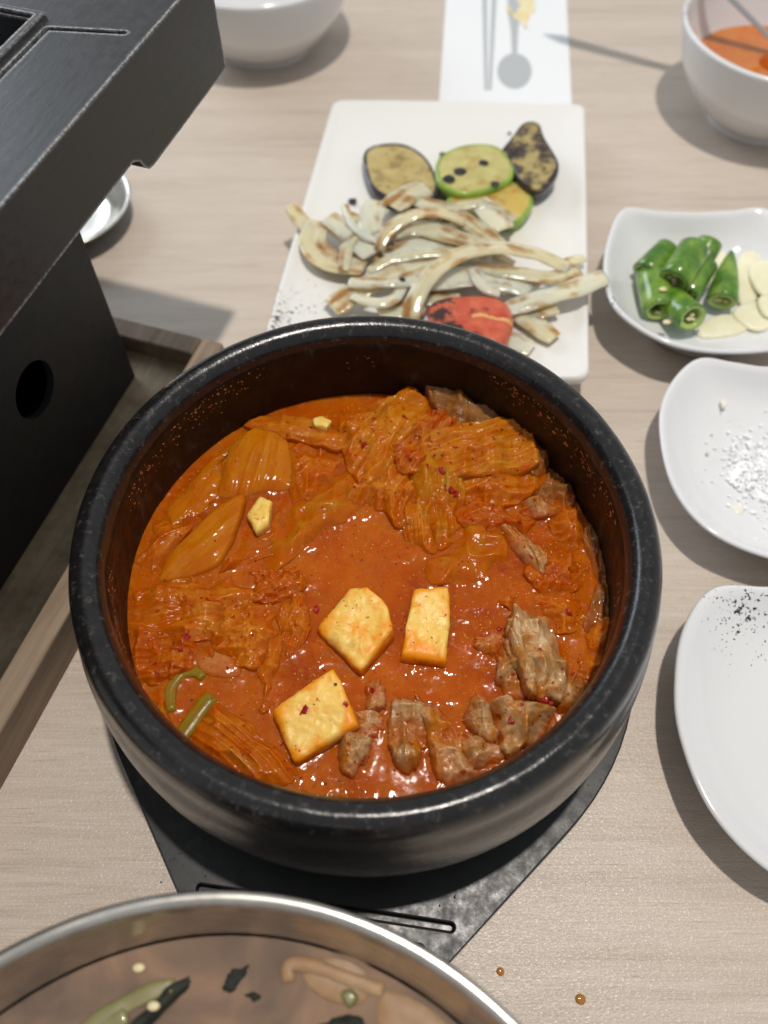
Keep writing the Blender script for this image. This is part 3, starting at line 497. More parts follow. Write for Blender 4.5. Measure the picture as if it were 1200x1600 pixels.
# tofu
TG = 'tofu pieces in the stew'
def tofu(label, *a, **k): return food(0, 'tofu_cube', slab(*a, **k), TOFU, label, 'tofu', TG)
tofu('middle tofu block with a lit slanted side in the centre of the stew', [(493, 975), (547, 919), (577, 919), (606, 950), (614, 986), (564, 1046)], 5.58, 1.4, tilt=(.20, .10), shrink=1.10, seed=3)
tofu('upright tofu block with a chipped corner right of the middle', [(640, 950), (645, 921), (700, 915), (705, 940), (698, 1032), (626, 1022)], 5.55, 1.4, tilt=(-.08, .04), shrink=1.12, seed=8)
tofu('largest tofu block with a dark red flake, at the front', [(424, 1105), (522, 1044), (562, 1130), (458, 1190)], 5.65, 1.5, tilt=(.12, .12), shrink=1.08, seed=12)
tofu('small tofu bit tucked between two kimchi stems on the left', [(384, 800), (405, 772), (424, 782), (420, 815), (400, 828)], 5.5, 1.1, tilt=(.1, .0), seed=15)
tofu('tiny tofu corner peeking out behind the back left kimchi', [(488, 655), (502, 650), (517, 658), (510, 668), (492, 664)], 5.55, .6, seed=19, bev=.06)
# pork
PG = 'pork pieces in the stew'
def pork(label, slabs):
    V = []; F = []; UVs = []
    for px, z, ang, h in slabs:
        c_ = np.mean(px, 0); px = [tuple(c_ + (np.array(q) - c_) * 1.13) for q in px]
        v, f, u = patch(px, z - .3, h=h * 1.3 + .25, thick=.7, ribs=(ang, .34, .035), wr=(.20, 1.3), jag=.24, edge=.1, fold_=.6, pw=2.2, n=140, m=34); b0 = len(V); V += v.tolist(); UVs += u.tolist(); F += [tuple(b0 + k for k in q) for q in f]
    thing('pork_chunk', V, F, MEAT, label, 'meat', PG, UVs)
pork('two lobed pork chunk at the front right of the largest tofu', [([(612, 1120), (625, 1099), (655, 1097), (668, 1125), (664, 1165), (648, 1193), (625, 1192), (610, 1155)], 5.2, 80, .45), ([(648, 1095), (680, 1104), (706, 1140), (735, 1200), (722, 1222), (692, 1228), (672, 1195), (668, 1150)], 5.1, -50, .4)])
pork('biggest pork chunk with pale fatty folds on the right', [([(776, 1020), (795, 1005), (815, 1060), (825, 1095), (804, 1098), (782, 1078)], 5.2, 100, .35), ([(797, 978), (825, 972), (853, 982), (874, 1020), (884, 1057), (876, 1088), (842, 1085), (820, 1065), (803, 1038)], 5.55, 120, .45), ([(741, 1010), (752, 994), (774, 985), (786, 1005), (766, 1027)], 5.2, 30, .3), ([(797, 985), (806, 978), (818, 1010), (832, 1050), (840, 1080), (828, 1084), (812, 1050), (800, 1015)], 5.9, 110, .2)])
pork('orange stained pork piece below the biggest chunk', [([(769, 1108), (804, 1100), (846, 1106), (860, 1124), (846, 1147), (818, 1164), (790, 1176), (776, 1147)], 5.35, 20, .5)])
pork('curled pale pork scrap left of the orange stained piece', [([(738, 1090), (752, 1096), (766, 1124), (771, 1152), (748, 1154), (722, 1126), (730, 1110)], 5.15, 100, .45)])
pork('yellowish pork strip under the front right rim', [([(720, 1152), (748, 1159), (783, 1180), (776, 1197), (737, 1208), (723, 1182)], 5.0, 30, .35)])
pork('small grey pork scrap against the right corner of the largest tofu', [([(533, 1158), (551, 1147), (575, 1156), (575, 1179), (552, 1209), (532, 1195)], 5.2, 60, .35), ([(558, 1123), (586, 1117), (596, 1139), (578, 1156), (560, 1148)], 5.1, 20, .3)])
pork('knobbly pork bit above the scrap beside the front tofu', [([(572, 1076), (592, 1066), (602, 1090), (598, 1112), (575, 1115)], 5.0, 70, .3)])
pork('long brown pork strip with a dark hollow right of the middle', [([(777, 822), (800, 830), (822, 850), (836, 880), (845, 902), (826, 890), (801, 864), (786, 842)], 5.05, -40, .2), ([(800, 826), (836, 854), (851, 874), (846, 902), (838, 884), (822, 858)], 5.3, -45, .2)])
pork('lumpy yellow pork bit by the glassy stems at the right', [([(812, 790), (840, 784), (876, 788), (872, 808), (842, 814), (815, 806)], 5.1, 10, .35)])
pork('dark pork end wedged under the right rim beside the biggest chunk', [([(868, 1075), (890, 1060), (900, 1085), (885, 1112), (868, 1105)], 5.05, 60, .35)])
# scallion, onion
VG = 'vegetable bits in the stew'
food(0, 'green_onion_slice', ribbon([(268, 1112), (266, 1080), (282, 1054), (305, 1050), (318, 1060)], .36, .16, .04, z=4.98, stew=True, ridg=0), SCAL, 'curved green scallion ring at the lower left wall', 'scallion', VG)
food(0, 'green_chili_slice', ribbon([(282, 1152), (298, 1128), (316, 1104), (332, 1086)], .55, .14, .08, z=5.02, taper=(.9, .9), stew=True), SCAL, 'straight green chili strip at the lower left of the stew', 'chili', VG)
food(0, 'green_onion_slice', patch([(410, 905), (428, 895), (440, 915), (432, 940), (414, 938)], 4.9, h=.18, thick=.4, n=48, m=10), SCAL, 'oval green scallion sunk left of the olive kimchi stem', 'scallion', VG)
food(0, 'onion_chip', patch([(486, 1006), (503, 998), (514, 1022), (496, 1036)], 4.90, h=.08, thick=.3, ribs=(70, .12, .05), n=48, m=12, sm=.5), ONST, 'small ridged onion chip left of the middle tofu', 'onion', VG)
food(0, 'onion_chip', patch([(472, 828), (490, 820), (496, 838), (480, 845)], 4.86, h=.08, thick=.3, n=40, m=8), ONST, 'tiny pale onion chip in the centre broth', 'onion', VG)
food(0, 'onion_chip', patch([(622, 855), (640, 848), (648, 870), (628, 880)], 4.86, h=.08, thick=.3, n=40, m=8), ONST, 'pale yellow onion chip below the curly kimchi tips', 'onion', VG)
# pepper flakes that can be told apart, each lying on a named piece
# ------------------------------------------------------------------ broth, rising in a thin rim round everything that breaks it
G = .045; nx = int(16.5 / G); xs = np.linspace(-8.25, 8.25, nx); X, Y = np.meshgrid(xs, xs)
D = np.full(X.shape, 99.0)
for b in STEW:
    x0, y0 = b.min(0) - .1; x1, y1 = b.max(0) + .1
    i0, i1 = np.searchsorted(xs, [x0, x1]); j0, j1 = np.searchsorted(xs, [y0, y1])
    if i1 > i0 and j1 > j0:
        m_ = in_poly(X[j0:j1, i0:i1], Y[j0:j1, i0:i1], b); D[j0:j1, i0:i1][m_] = 0
for k in range(24):
    for sh, dd in (((0, 1), 1), ((0, -1), 1), ((1, 0), 1), ((-1, 0), 1), ((1, 1), 1.41), ((1, -1), 1.41), ((-1, 1), 1.41), ((-1, -1), 1.41)): D = np.minimum(D, np.roll(D, sh, (0, 1)) + dd * G)
P3 = np.stack([X, Y, X * 0], -1)
near = np.exp(-D / .55)
Z = BZ + .035 * np.exp(-(D / .11)) + near * .05 * fbm(P3 * 1.5, 4, 31, True) + .03 * fbm(P3 * .6, 2, 33) + (.003) * fbm(P3 * 2.2, 2, 35)
sub = np.clip(fbm(P3 * .55, 3, 77) - .05, 0, 1); Z += sub * .07 * fbm(P3 * 2.2, 4, 79, True)      # shreds just under the surface
Rr = np.sqrt(X ** 2 + Y ** 2); Z += .035 * np.exp(-(8.0 - np.minimum(Rr, 8.0)) / .12)
ok = Rr < 8.12; idx = -np.ones(X.shape, int); idx[ok] = np.arange(ok.sum())
V = np.column_stack([X[ok], Y[ok], Z[ok]]); a, b, c, d = idx[:-1, :-1], idx[:-1, 1:], idx[1:, 1:], idx[1:, :-1]
m_ = (a >= 0) & (b >= 0) & (c >= 0) & (d >= 0); F = np.stack([a[m_], b[m_], c[m_], d[m_]], -1).tolist()
thing('stew_broth', V, F, BRO.m, 'orange red kimchi stew broth filling the black pot', 'broth')
# ------------------------------------------------------------------ flakes, specks, shreds and oil lying on what is below them
bpy.context.view_layer.update(); DG = bpy.context.evaluated_depsgraph_get()
def drop_on(x, y):
    """surface point straight below x, y (cm): position, normal, object name"""
    r = sc.ray_cast(DG, Vector((x, y, 9)) * S, Vector((0, 0, -1)))
    return (np.array(r[1]) / S, np.array(r[2]), r[4].name) if r[0] else (None, None, '')
def seen_at(x, y):
    d = _F + np.array([1., 0, 0]) * (x - 600) / FPX - _U * (y - 800) / FPX; r = sc.ray_cast(DG, Vector(CAM) * S, Vector(d).normalized())
    return np.array(r[1]) / S, np.array(r[2])
def flake(p, nrm, s, V, F, n=8, lift=.35):
    nrm = nrm / np.linalg.norm(nrm); t1 = np.cross(nrm, RNG.normal(size=3)); t1 /= np.linalg.norm(t1); t2 = np.cross(nrm, t1); rr = RNG.uniform(.55, 1.2, n); el = RNG.uniform(.6, 1.0); b0 = len(V); a = np.arange(n) / n * 2 * np.pi
    for k, h in ((.95, -.05), (1, lift * .6), (.7, lift)):
        for j in range(n): V.append(p + s * k * rr[j] * (math.cos(a[j]) * t1 + el * math.sin(a[j]) * t2) + nrm * (h * s * (1 + .5 * math.sin(2 * a[j] + rr[0] * 9))))
    F += [tuple(b0 + i for i in q) for q in grid_faces(n, 3)] + [tuple(range(b0, b0 + n))[::-1], tuple(range(b0 + 2 * n, b0 + 3 * n))]
CG = 'large red pepper flakes in the stew'
for (x, y, _z, s, lab) in [(477, 1109, 5.66, .17, 'dark red pepper flake on the largest front tofu'), (494, 952, 5.02, .17, 'dark red pepper flake touching the left tip of the middle tofu'),
    (524, 1070, 5.74, .07, 'tiny red fleck at the top corner of the largest tofu'), (540, 1100, 5.72, .09, 'small orange red fleck at the right side of the largest tofu'), (292, 995, 5.3, .16, 'dark red flake on the left wrinkled kimchi'), (283, 1016, 5.25, .11, 'smaller red flake under the one on the left kimchi'),
    (567, 694, 5.95, .2, 'shiny dark red flake on the crumpled leaf fan'), (632, 652, 6.0, .16, 'red flake near the top of the back heap'), (690, 735, 5.95, .17, 'purple red flake on the greenish hanging leaf'), (705, 765, 5.85, .24, 'lumpy red pepper clump on the greenish hanging leaf'),
    (850, 1092, 5.6, .3, 'big dark red pepper clump under the biggest pork chunk'), (800, 1128, 5.75, .18, 'red pepper smear on the orange stained pork'), (888, 958, 5.15, .17, 'red flake floating near the right wall leaf'), (780, 982, 5.75, .13, 'red fleck on the upper left of the biggest pork chunk'), (582, 1080, 5.3, .11, 'red fleck on the knobbly pork bit'), (486, 668, 5.85, .09, 'red fleck on the curled back kimchi strip'), (668, 728, 5.9, .10, 'small red flake left of the greenish hanging leaf')]:
    p, nr = seen_at(x, y); V = []; F = []
    if s > .17:
        for q in range(7): flake(p + RNG.normal(0, s * .4, 3) * [1, 1, .15], nr + RNG.normal(0, .4, 3), s * RNG.uniform(.35, .6), V, F, 8, .7)
    else: flake(p, nr, s, V, F, 9, .3)
    thing('pepper_flake', V, F, CHILI, lab, 'pepper flake', CG, smooth=False)
V = []; F = []
for i in range(520):
    r = 7.7 * math.sqrt(RNG.random()); t = RNG.uniform(0, 6.283); p, nr, nm = drop_on(r * math.cos(t), r * math.sin(t))
    if p is None or nm.startswith('pot') or p[2] > 7: continue
    flake(p, nr, RNG.uniform(.012, .04) * (1.7 if RNG.random() < .12 else 1), V, F, 6, .35)
thing('chili_specks', V, F, CHILI, 'fine red chili specks scattered over the whole stew', 'chili specks', kind='stuff', smooth=False)
V = []; F = []
for i in range(1700):
    r = 7.7 * math.sqrt(RNG.random()); t = RNG.uniform(0, 6.283); x, y = r * math.cos(t), r * math.sin(t)
    if vnoise(np.array([[x * .5, y * .5, 3.]]), 12)[0] < -.25: continue
    p, nr, nm = drop_on(x, y)
    if not nm.startswith('stew_broth'): continue
    s = RNG.uniform(.012, .032); b0 = len(V)
    for k, h in ((1, -.002), (.75, .35), (.1, .5)):
        for j in range(7): V.append(p + [s * k * math.cos(j * .8976), s * k * math.sin(j * .8976), h * s])
    F += [tuple(b0 + i for i in q) for q in grid_faces(7, 3)] + [tuple(range(b0 + 14, b0 + 21))]
thing('oil_droplets', V, F, OILD.m, 'tiny golden oil droplets floating on the stew broth', 'oil', kind='stuff')
# ================================================================== white plate with grilled vegetables
PC = np.array([3.55, 22.0]); 
pq = [at(520, 155, 1.8)[:2], at(915, 160, 1.8)[:2], at(922, 590, 1.8)[:2], np.array([-5.3, 11.75])]
def quad_ring(q, k, n=30, rad=.06):
    q = np.array(q); c = q.mean(0); out = []
    qq = c + (q - c) * k; pts = []
    for i in range(4):
        a, b, d = qq[i - 1], qq[i], qq[(i + 1) % 4]; ra = rad * 10
        A = b + (a - b) / np.linalg.norm(a - b) * ra; B = b + (d - b) / np.linalg.norm(d - b) * ra
        for t in np.linspace(0, 1, 6): pts.append((1 - t) ** 2 * A + 2 * t * (1 - t) * b + t * t * B)
        for t in np.linspace(0, 1, n + 2)[1:-1]:
            a2 = d + (b - d) / np.linalg.norm(b - d) * ra; pts.append(B + (a2 - B) * t)
    return np.array(pts)
V = []
for k, z in [(.80, .05), (.86, .05), (.88, .5), (.975, 1.15), (.995, 1.3), (1.0, 1.55), (.997, 1.74), (.985, 1.82), (.965, 1.8), (.93, 1.66), (.86, 1.56), (.6, 1.54), (.3, 1.53), (.001, 1.53)]:
    r = quad_ring(pq, k); dz = .05 * np.sin(np.arange(len(r)) / len(r) * 6 * np.pi) if .95 < k and z > 1 else 0
    V.append(np.column_stack([r, np.full(len(r), z) + dz]))
n = len(V[0]); V = np.concatenate(V); f = grid_faces(n, 14, True, True); f.append(tuple(range(n)))
pb_ = base_of(V); lb = at(425, 505, 1.6) - pb_
thing('serving_plate', V, f, ceramic('white_stoneware', [(tuple(lb), 6.0)], (.78, .775, .745), .3, 3.2, stain=(tuple(np.array([4., 23, 1.5]) - pb_), 8)), 'long rectangular white plate with black speckled corner holding grilled vegetables', 'plate')
def slice_(px, z, thick, fm, smt, label, cat, name, tilt=(0, 0), **k):
    v, f, u = patch(px, z, h=.08, thick=.12, wr=(.05, 1.3), tilt=tilt, stew=False, n=72, m=14, edge=.06, sm=1, **k)
    o = thing(name, v, f, fm, label, cat, 'grilled vegetables on the white plate', u)
    P = np.array([at(x, y, z)[:2] for x, y in px]); b = closed_curve(P, 72, 1.0); c = b.mean(0); V = []
    for kk, dz in [(.90, .0), (.93, .055), (1.0, .02), (1.025, -.12), (1.03, -.5 * thick), (.99, -thick), (.8, -thick)]:
        q = c + (b - c) * kk; V.append(np.column_stack([q, z + dz + (q - c) @ np.array(tilt)]))
    part('skin', np.concatenate(V), grid_faces(72, 7, True, True), smt, o); return o
slice_([(568, 245), (585, 228), (625, 225), (655, 238), (675, 262), (684, 300), (660, 312), (610, 310), (580, 290)], 2.25, .65, EGGF, EGGS, 'round grilled eggplant slice left of the zucchini', 'eggplant', 'eggplant_slice')
slice_([(681, 265), (690, 245), (725, 230), (770, 230), (797, 250), (800, 275), (770, 292), (725, 300), (690, 288)], 2.6, .55, ZUC, ZUS, 'bright green edged zucchini slice with char marks on top', 'zucchini', 'zucchini_slice', tilt=(0, .05))
slice_([(700, 310), (740, 290), (800, 285), (828, 302), (830, 322), (805, 348), (760, 340), (715, 328)], 2.15, .5, ZUCB, ZUS, 'browned zucchini slice lying under the other zucchini', 'zucchini', 'zucchini_slice')
slice_([(780, 240), (800, 215), (818, 196), (840, 198), (850, 220), (872, 258), (862, 280), (838, 292), (812, 275), (800, 255)], 2.75, .7, EGGD, EGGS, 'charred folded eggplant slice at the far right of the plate', 'eggplant', 'eggplant_slice', tilt=(.1, .05), jag=.05)
OG = 'grilled onion strips'
def oni(px, wd, label, mat=None, zs=None, z=2.2, **k):
    wd *= 1.22; k['thick'] = k.get('thick', .25) * .5; k['arch'] = k.get('arch', .15) * .5; k['wr'] = .06; k['taper'] = (.85, .85)
    food(0, 'onion_strip', ribbon(px, wd, zs=zs, z=z, **k), mat or ONION, label, 'onion', OG)
oni([(452, 318), (470, 342), (490, 366)], .7, 'onion strip tip poking out over the left plate edge', zs=[2.5, 2.3, 2.1], thick=.22)
oni([(498, 345), (489, 380), (515, 408), (570, 420)], 1.1, 'thick curved onion wedge at the left end of the heap', zs=[2.4, 2.2, 2.2, 2.2], arch=-.1, thick=.35)
oni([(512, 338), (545, 362), (582, 398)], 1.0, 'pale onion strip inside the thick left wedge', ONIONW, zs=[2.7, 2.6, 2.5], arch=.1)
oni([(535, 335), (560, 340), (580, 345)], .6, 'short browned onion bit behind the left wedge', zs=[2.3, 2.3, 2.3])
oni([(588, 312), (580, 340), (578, 378)], 1.0, 'upright white onion piece below the left eggplant', ONIONW, zs=[2.6, 2.7, 2.6])
oni([(610, 322), (640, 300), (668, 292)], 1.2, 'yellowish onion leaf overlapping the left eggplant', zs=[2.9, 2.85, 2.7], arch=.2)
oni([(650, 312), (700, 328), (760, 365), (790, 395)], .9, 'browned onion strip along the back of the heap', zs=[2.7, 2.7, 2.6, 2.4])
oni([(592, 392), (608, 358), (645, 335), (690, 332), (728, 345)], .65, 'glistening arched onion strip on top at the back', zs=[2.6, 3.1, 3.35, 3.3, 3.0], arch=.1, thick=.3)
oni([(612, 362), (660, 355), (715, 370), (768, 388)], .9, 'striped onion layer under the glistening arch', zs=[2.8, 2.9, 2.9, 2.7], arch=.12)
oni([(600, 400), (650, 382), (710, 385), (770, 400)], 1.1, 'white translucent onion layer in the middle of the heap', ONIONW, zs=[2.5, 2.6, 2.6, 2.4])
oni([(516, 480), (560, 452), (620, 425), (690, 400), (730, 395)], 1.15, 'long broad onion strip reaching to the lower left', zs=[2.1, 2.35, 2.6, 2.7, 2.7], arch=.14, thick=.3)
oni([(575, 425), (610, 405), (660, 395), (700, 395)], .55, 'narrow brown edged onion strip above the long broad one', zs=[2.5, 2.75, 2.9, 2.9])
oni([(640, 500), (652, 460), (680, 422), (725, 394), (780, 386), (840, 396), (892, 420)], .75, 'longest arched onion strip crossing the front of the heap', zs=[2.4, 2.9, 3.2, 3.3, 3.3, 3.1, 2.6], arch=.1, thick=.28, n=44)
oni([(660, 440), (720, 430), (790, 436), (830, 455)], 1.2, 'wide whitish onion layer above the tomato', ONIONW, zs=[2.4, 2.6, 2.6, 2.4])
oni([(740, 420), (800, 424), (860, 432), (905, 420)], .75, 'cross striped onion strip right of the middle', zs=[2.6, 2.75, 2.7, 2.5])
oni([(790, 482), (840, 466), (895, 450), (948, 430)], .85, 'onion strip jutting out over the right plate edge', ONIONW, zs=[2.3, 2.5, 2.65, 2.9], thick=.3)
oni([(800, 492), (835, 488), (870, 478)], .8, 'short onion strip under the jutting one', zs=[2.0, 2.05, 2.1])
oni([(805, 480), (832, 502), (868, 528)], .95, 'onion strip pointing to the near right corner of the plate', zs=[2.05, 2.0, 1.95], thick=.3)
oni([(780, 518), (810, 535), (832, 545)], .9, 'pale onion strip below the tomato', ONIONW, zs=[1.9, 1.9, 1.9])
oni([(880, 412), (900, 405), (914, 402)], .55, 'small onion end at the right side of the heap', zs=[2.3, 2.3, 2.3])
oni([(592, 492), (625, 482), (665, 478)], 1.1, 'onion piece tucked behind the pot rim', ONIONW, zs=[2.0, 2.1, 2.1])
oni([(640, 460), (680, 465), (720, 465)], .8, 'low onion strip behind the tomato', zs=[2.1, 2.1, 2.1])
oni([(745, 312), (765, 328), (790, 358)], 1.05, 'white onion block on the browned zucchini', ONIONW, zs=[2.7, 2.75, 2.6], thick=.4)
for i in range(20):                          # the thin strips buried in the tangle
    x0, y0 = RNG.uniform(540, 800), RNG.uniform(335, 455); a0 = RNG.normal(.12, .55); L = RNG.uniform(60, 130); bend = RNG.normal(0, 26); zz = RNG.uniform(2.0, 2.75)
    pts = [(x0 + L * (t - .5) * math.cos(a0) - bend * (1 - 4 * (t - .5) ** 2) * math.sin(a0), y0 + L * (t - .5) * math.sin(a0) * .7 + bend * (1 - 4 * (t - .5) ** 2) * .7) for t in (0, .33, .66, 1)]
    oni(pts, RNG.uniform(.3, .62), 'thin onion strip buried in the tangled middle of the onion heap', ONIONW if i % 3 else ONION, zs=[zz, zz + .12, zz + .12, zz])
v, f, u = patch([(655, 490), (680, 465), (735, 458), (785, 465), (804, 485), (800, 515), (785, 540), (740, 540), (690, 530), (660, 512)], 2.5, h=.35, thick=.9, wr=(.03, 1.2), stew=False, edge=.45, ribs=(-4, 3, .01))
thing('tomato_half', v, f, TOM.m, 'red grilled tomato half with black char behind the pot rim', 'tomato', uv=u)
CHB = wet('char', [(.3, (.01, .01, .012)), (.7, (.03, .03, .03))], .3, 0, bumps=((8, .3, .03),))
for (x, y, z, s, lab) in [(551, 314, 1.68, .22, 'black char crumb on the plate left of the eggplant'), (610, 381, 3.0, .19, 'black char spot on the onion heap near the arch'), (628, 437, 2.8, .18, 'black char spot on the long broad onion strip'), (796, 208, 1.66, .1, 'tiny dark crumb behind the zucchini'), (692, 241, 1.8, .2, 'reddish brown crumb beside the zucchini slice'), (719, 268, 2.68, .34, 'large black char mark in the middle of the top zucchini slice'), (702, 279, 2.66, .32, 'black char mark at the left of the top zucchini slice'), (774, 287, 2.64, .22, 'black char mark at the near right of the top zucchini slice'), (756, 254, 2.72, .26, 'dark brown char mark at the far side of the top zucchini slice')]:
    p = at(x, y, z); bm = bmesh.new(); bmesh.ops.create_icosphere(bm, subdivisions=3, radius=1); v, f = bm_data(bm); v = v * (1 + .3 * fbm(v * 1.5 + x, 2, 5))[:, None]; thing('char_crumb', v * [s, s * .9, s * .45 if z < 2.6 else s * .14] + p, f, CHB, lab, 'crumb', 'charred crumbs on the plate')
# ================================================================== white square dishes at the right
def dish(outline, h, spk, name, label, group='small white dishes'):
    n = 120; b = closed_curve(np.array(outline), n, 1.0); c = (b.min(0) + b.max(0)) / 2; d = b - c; rr = np.linalg.norm(d, axis=1); rm = rr.mean(); cir = d / rr[:, None] * rm; V = []
    lift = .10 * h * np.clip((rr / rm - 1) * 5, -1, 1)
    for k, z, m in [(.0, .12, 0), (.48, .12, 0), (.50, .0, 0), (.56, .0, 0), (.58, .2, 0), (.74, .48 * h, .4), (.88, .72 * h, .8), (.97, .91 * h, 1), (.995, .96 * h, 1), (1.0, 1.0 * h, 1), (.988, 1.035 * h, 1), (.965, 1.03 * h, 1), (.925, .93 * h, .97), (.86, .74 * h, .85), (.76, .52 * h, .6), (.62, .39 * h, .3), (.4, .335 * h, 0), (.2, .33 * h, 0), (.001, .33 * h, 0)]:
        q = c + max(k, .001) * (d * m + cir * (1 - m)); V.append(np.column_stack([q, z + lift * m * (k > .7)]))
    V = np.concatenate(V); f = grid_faces(n, 19); ar = np.cross(b[1] - b[0], b[2] - b[1])
    if ar < 0: f = [q[::-1] for q in f]
    bb = base_of(V); return thing('side_dish', V, f, ceramic(name, [(tuple(p - bb), r) for p, r in spk] if spk else None, (.72, .727, .74), .12, 4.1), label, 'dish', group)
def mirror(left, xm): return left + [(2 * xm - x, y) for x, y in left[::-1] if abs(x - xm) > .3]
D1, D2, D3 = (16.1, 17.2), (17.5, 7.1), (17.3, -4.1)
dish(mirror([(16.1, 21.95), (14.2, 21.95), (12.5, 21.85), (11.5, 19.9), (10.95, 17.3), (11.2, 14.9), (13.2, 12.95), (16.1, 12.5)], 16.1), 2.5, [(at(972, 478, 2.2), 2.4)], 'white_glaze_chili_dish', 'white dish holding cut green chilies and garlic slices')
dish(mirror([(17.5, 12.0), (16.0, 12.2), (14.4, 12.25), (12.9, 10.7), (12.15, 8.7), (12.1, 5.6), (13.05, 3.5), (15.1, 2.3), (17.5, 2.0)], 17.5), 2.2, None, 'white_glaze_salt_dish', 'white dish with a heap of coarse salt, middle of the right side')
dish(mirror([(17.3, 1.15), (14.9, 1.08), (12.8, .95), (11.4, -.6), (10.7, -2.6), (10.5, -4.6), (11.05, -7.05), (12.6, -8.9), (14.8, -9.8), (17.3, -10.1)], 17.3), 2.2, [(at(1160, 955, 1.6), 3.8)], 'white_glaze_empty_dish', 'empty white dish with black speckled corner nearest the pot')
def pepper(px0, px1, z0, z1, r0, r1, label, cutface=True, tip=False):
    A, B = at(*px0, z0), at(*px1, z1); d = B - A; L = np.linalg.norm(d); d /= L; s = np.cross(d, [0, 0, 1.]); s /= np.linalg.norm(s); u = np.cross(s, d); n = 28; V = []; sd = random.random() * 99
    a = np.linspace(0, 2 * np.pi, n, endpoint=False)
    st = [(0, .80), (.0, .9), (.02, .99), (.2, 1), (.5, 1), (.8, 1), (.97, .99), (1, .9), (1, .80)] if not tip else [(0, .8), (0, .93), (.05, 1), (.3, 1), (.6, .82), (.85, .5), (.96, .28), (1, .16), (1.01, .01)]
    for t, k in st:
        rr = (r0 + (r1 - r0) * t) * k * (1 + .07 * vnoise(np.stack([np.cos(a) * 1.3, np.sin(a) * 1.3, a * 0 + t * 1.2 + sd], -1), 4)); V.append(A + d * L * t + s * (rr * np.cos(a))[:, None] + u * (rr * .92 * np.sin(a))[:, None])
    o = thing('chili_segment', np.concatenate(V), grid_faces(n, len(st)), PEP, label, 'green chili', 'cut green chilies')
    for e in ((0, 1) if not tip else (0,)):
        c0 = A if e == 0 else B; r = r0 if e == 0 else r1; dd = d if e == 0 else -d; W = []
        for k, dp in [(.83, -.012), (.74, -.02), (.62, .02), (.55, .25), (.45, .7)]:
            jit = 1 + .09 * vnoise(np.stack([np.cos(a) * 2, np.sin(a) * 2, a * 0 + dp * 3 + sd], -1), 8); W.append(c0 + dd * dp + s * (r * k * jit * np.cos(a))[:, None] + u * (r * .92 * k * jit * np.sin(a))[:, None])
        fl = part('cut_flesh', np.concatenate(W), grid_faces(n, 5, True, e == 1) + [tuple(range(4 * n, 5 * n))], PEPF, o)
        for q in range(4):
            t = RNG.uniform(0, 6.28); k = RNG.uniform(.1, .42); pc = c0 + dd * .18 + s * r * k * math.cos(t) + u * r * k * math.sin(t); bm = bmesh.new(); bmesh.ops.create_icosphere(bm, subdivisions=2, radius=1); v, f = bm_data(bm); part('seed', v * [.13, .10, .06] + pc, f, SEED, fl)
    return o
pepper((1006, 428), (1045, 388), 1.8, 2.2, .70, .66, 'green chili piece at the back left of the chili pile')
pepper((1052, 440), (1086, 386), 2.4, 2.9, .80, .78, 'large green chili piece on top of the pile')
pepper((1092, 410), (1110, 378), 2.0, 2.5, .62, .62, 'green chili piece at the back right of the pile')
pepper((1018, 428), (1030, 486), 1.7, 1.7, .78, .74, 'green chili piece at the left side of the pile')
pepper((1074, 462), (1102, 412), 1.8, 2.2, .60, .62, 'slim green chili piece in the middle of the pile')
pepper((1082, 497), (1044, 466), 2.15, 1.5, .76, .74, 'green chili piece showing its open cut end at the front')
pepper((1128, 472), (1143, 392), 1.7, 2.4, .72, .5, 'pointed green chili tip right of the pile', tip=True)
def garlic(px, z, label, **k):
    v, f, u = patch(px, z, h=.08, thick=.25, wr=(.02, 1), stew=False, n=56, m=12, edge=.1, **k); thing('garlic_slice', v, f, GAR, label, 'garlic', 'garlic slices', u)
garlic([(1090, 512), (1120, 492), (1165, 490), (1185, 500), (1160, 518), (1120, 526), (1095, 524)], 1.05, 'garlic slice at the front below the chili tip', tilt=(0, 0))
garlic([(1145, 485), (1175, 470), (1215, 478), (1222, 498), (1190, 515), (1160, 505)], 1.2, 'garlic slice at the front right')
garlic([(1150, 415), (1165, 396), (1185, 402), (1192, 440), (1180, 470), (1158, 468)], 1.3, 'upright garlic slice right of the chili tip', tilt=(0, .1))
garlic([(1172, 415), (1195, 405), (1225, 420), (1225, 450), (1195, 460), (1176, 440)], 1.55, 'topmost garlic slice at the right')
garlic([(1110, 415), (1125, 395), (1140, 410), (1128, 440), (1112, 455)], 1.2, 'garlic slice half hidden behind the chili tip', tilt=(0, .1))
garlic([(1185, 465), (1210, 455), (1235, 470), (1225, 495), (1195, 490)], 1.5, 'small garlic slice at the right frame edge')
for (x, y, z) in [(1036, 452, 2.5), (1042, 503, 1.9)]:
    bm = bmesh.new(); bmesh.ops.create_icosphere(bm, subdivisions=2, radius=1); v, f = bm_data(bm); thing('loose_seed', v * [.2, .14, .09] + at(x, y, z), f, SEED, 'pale chili seed stuck on the left side of the chili pile' if y < 470 else 'pale chili seed at the foot of the front chili piece', 'seed')
sc0 = at(1188, 735, .8); V, F = lathe([(.001, 1.0), (.5, .97), (1.0, .89), (1.5, .80), (1.7, .70)], 48, (sc0[0], sc0[1]), False); ang_ = np.arctan2(V[:, 1] - sc0[1], V[:, 0] - sc0[0]); kk_ = .78 + .42 * fbm(np.stack([np.cos(ang_) * 2, np.sin(ang_) * 2, ang_ * 0], -1), 4, 6); V[:, :2] = sc0[:2] + (V[:, :2] - sc0[:2]) * kk_[:, None]; V[:, 2] += .07 * fbm(V * 3, 3, 3); V = list(V); F = [q[::-1] for q in F]
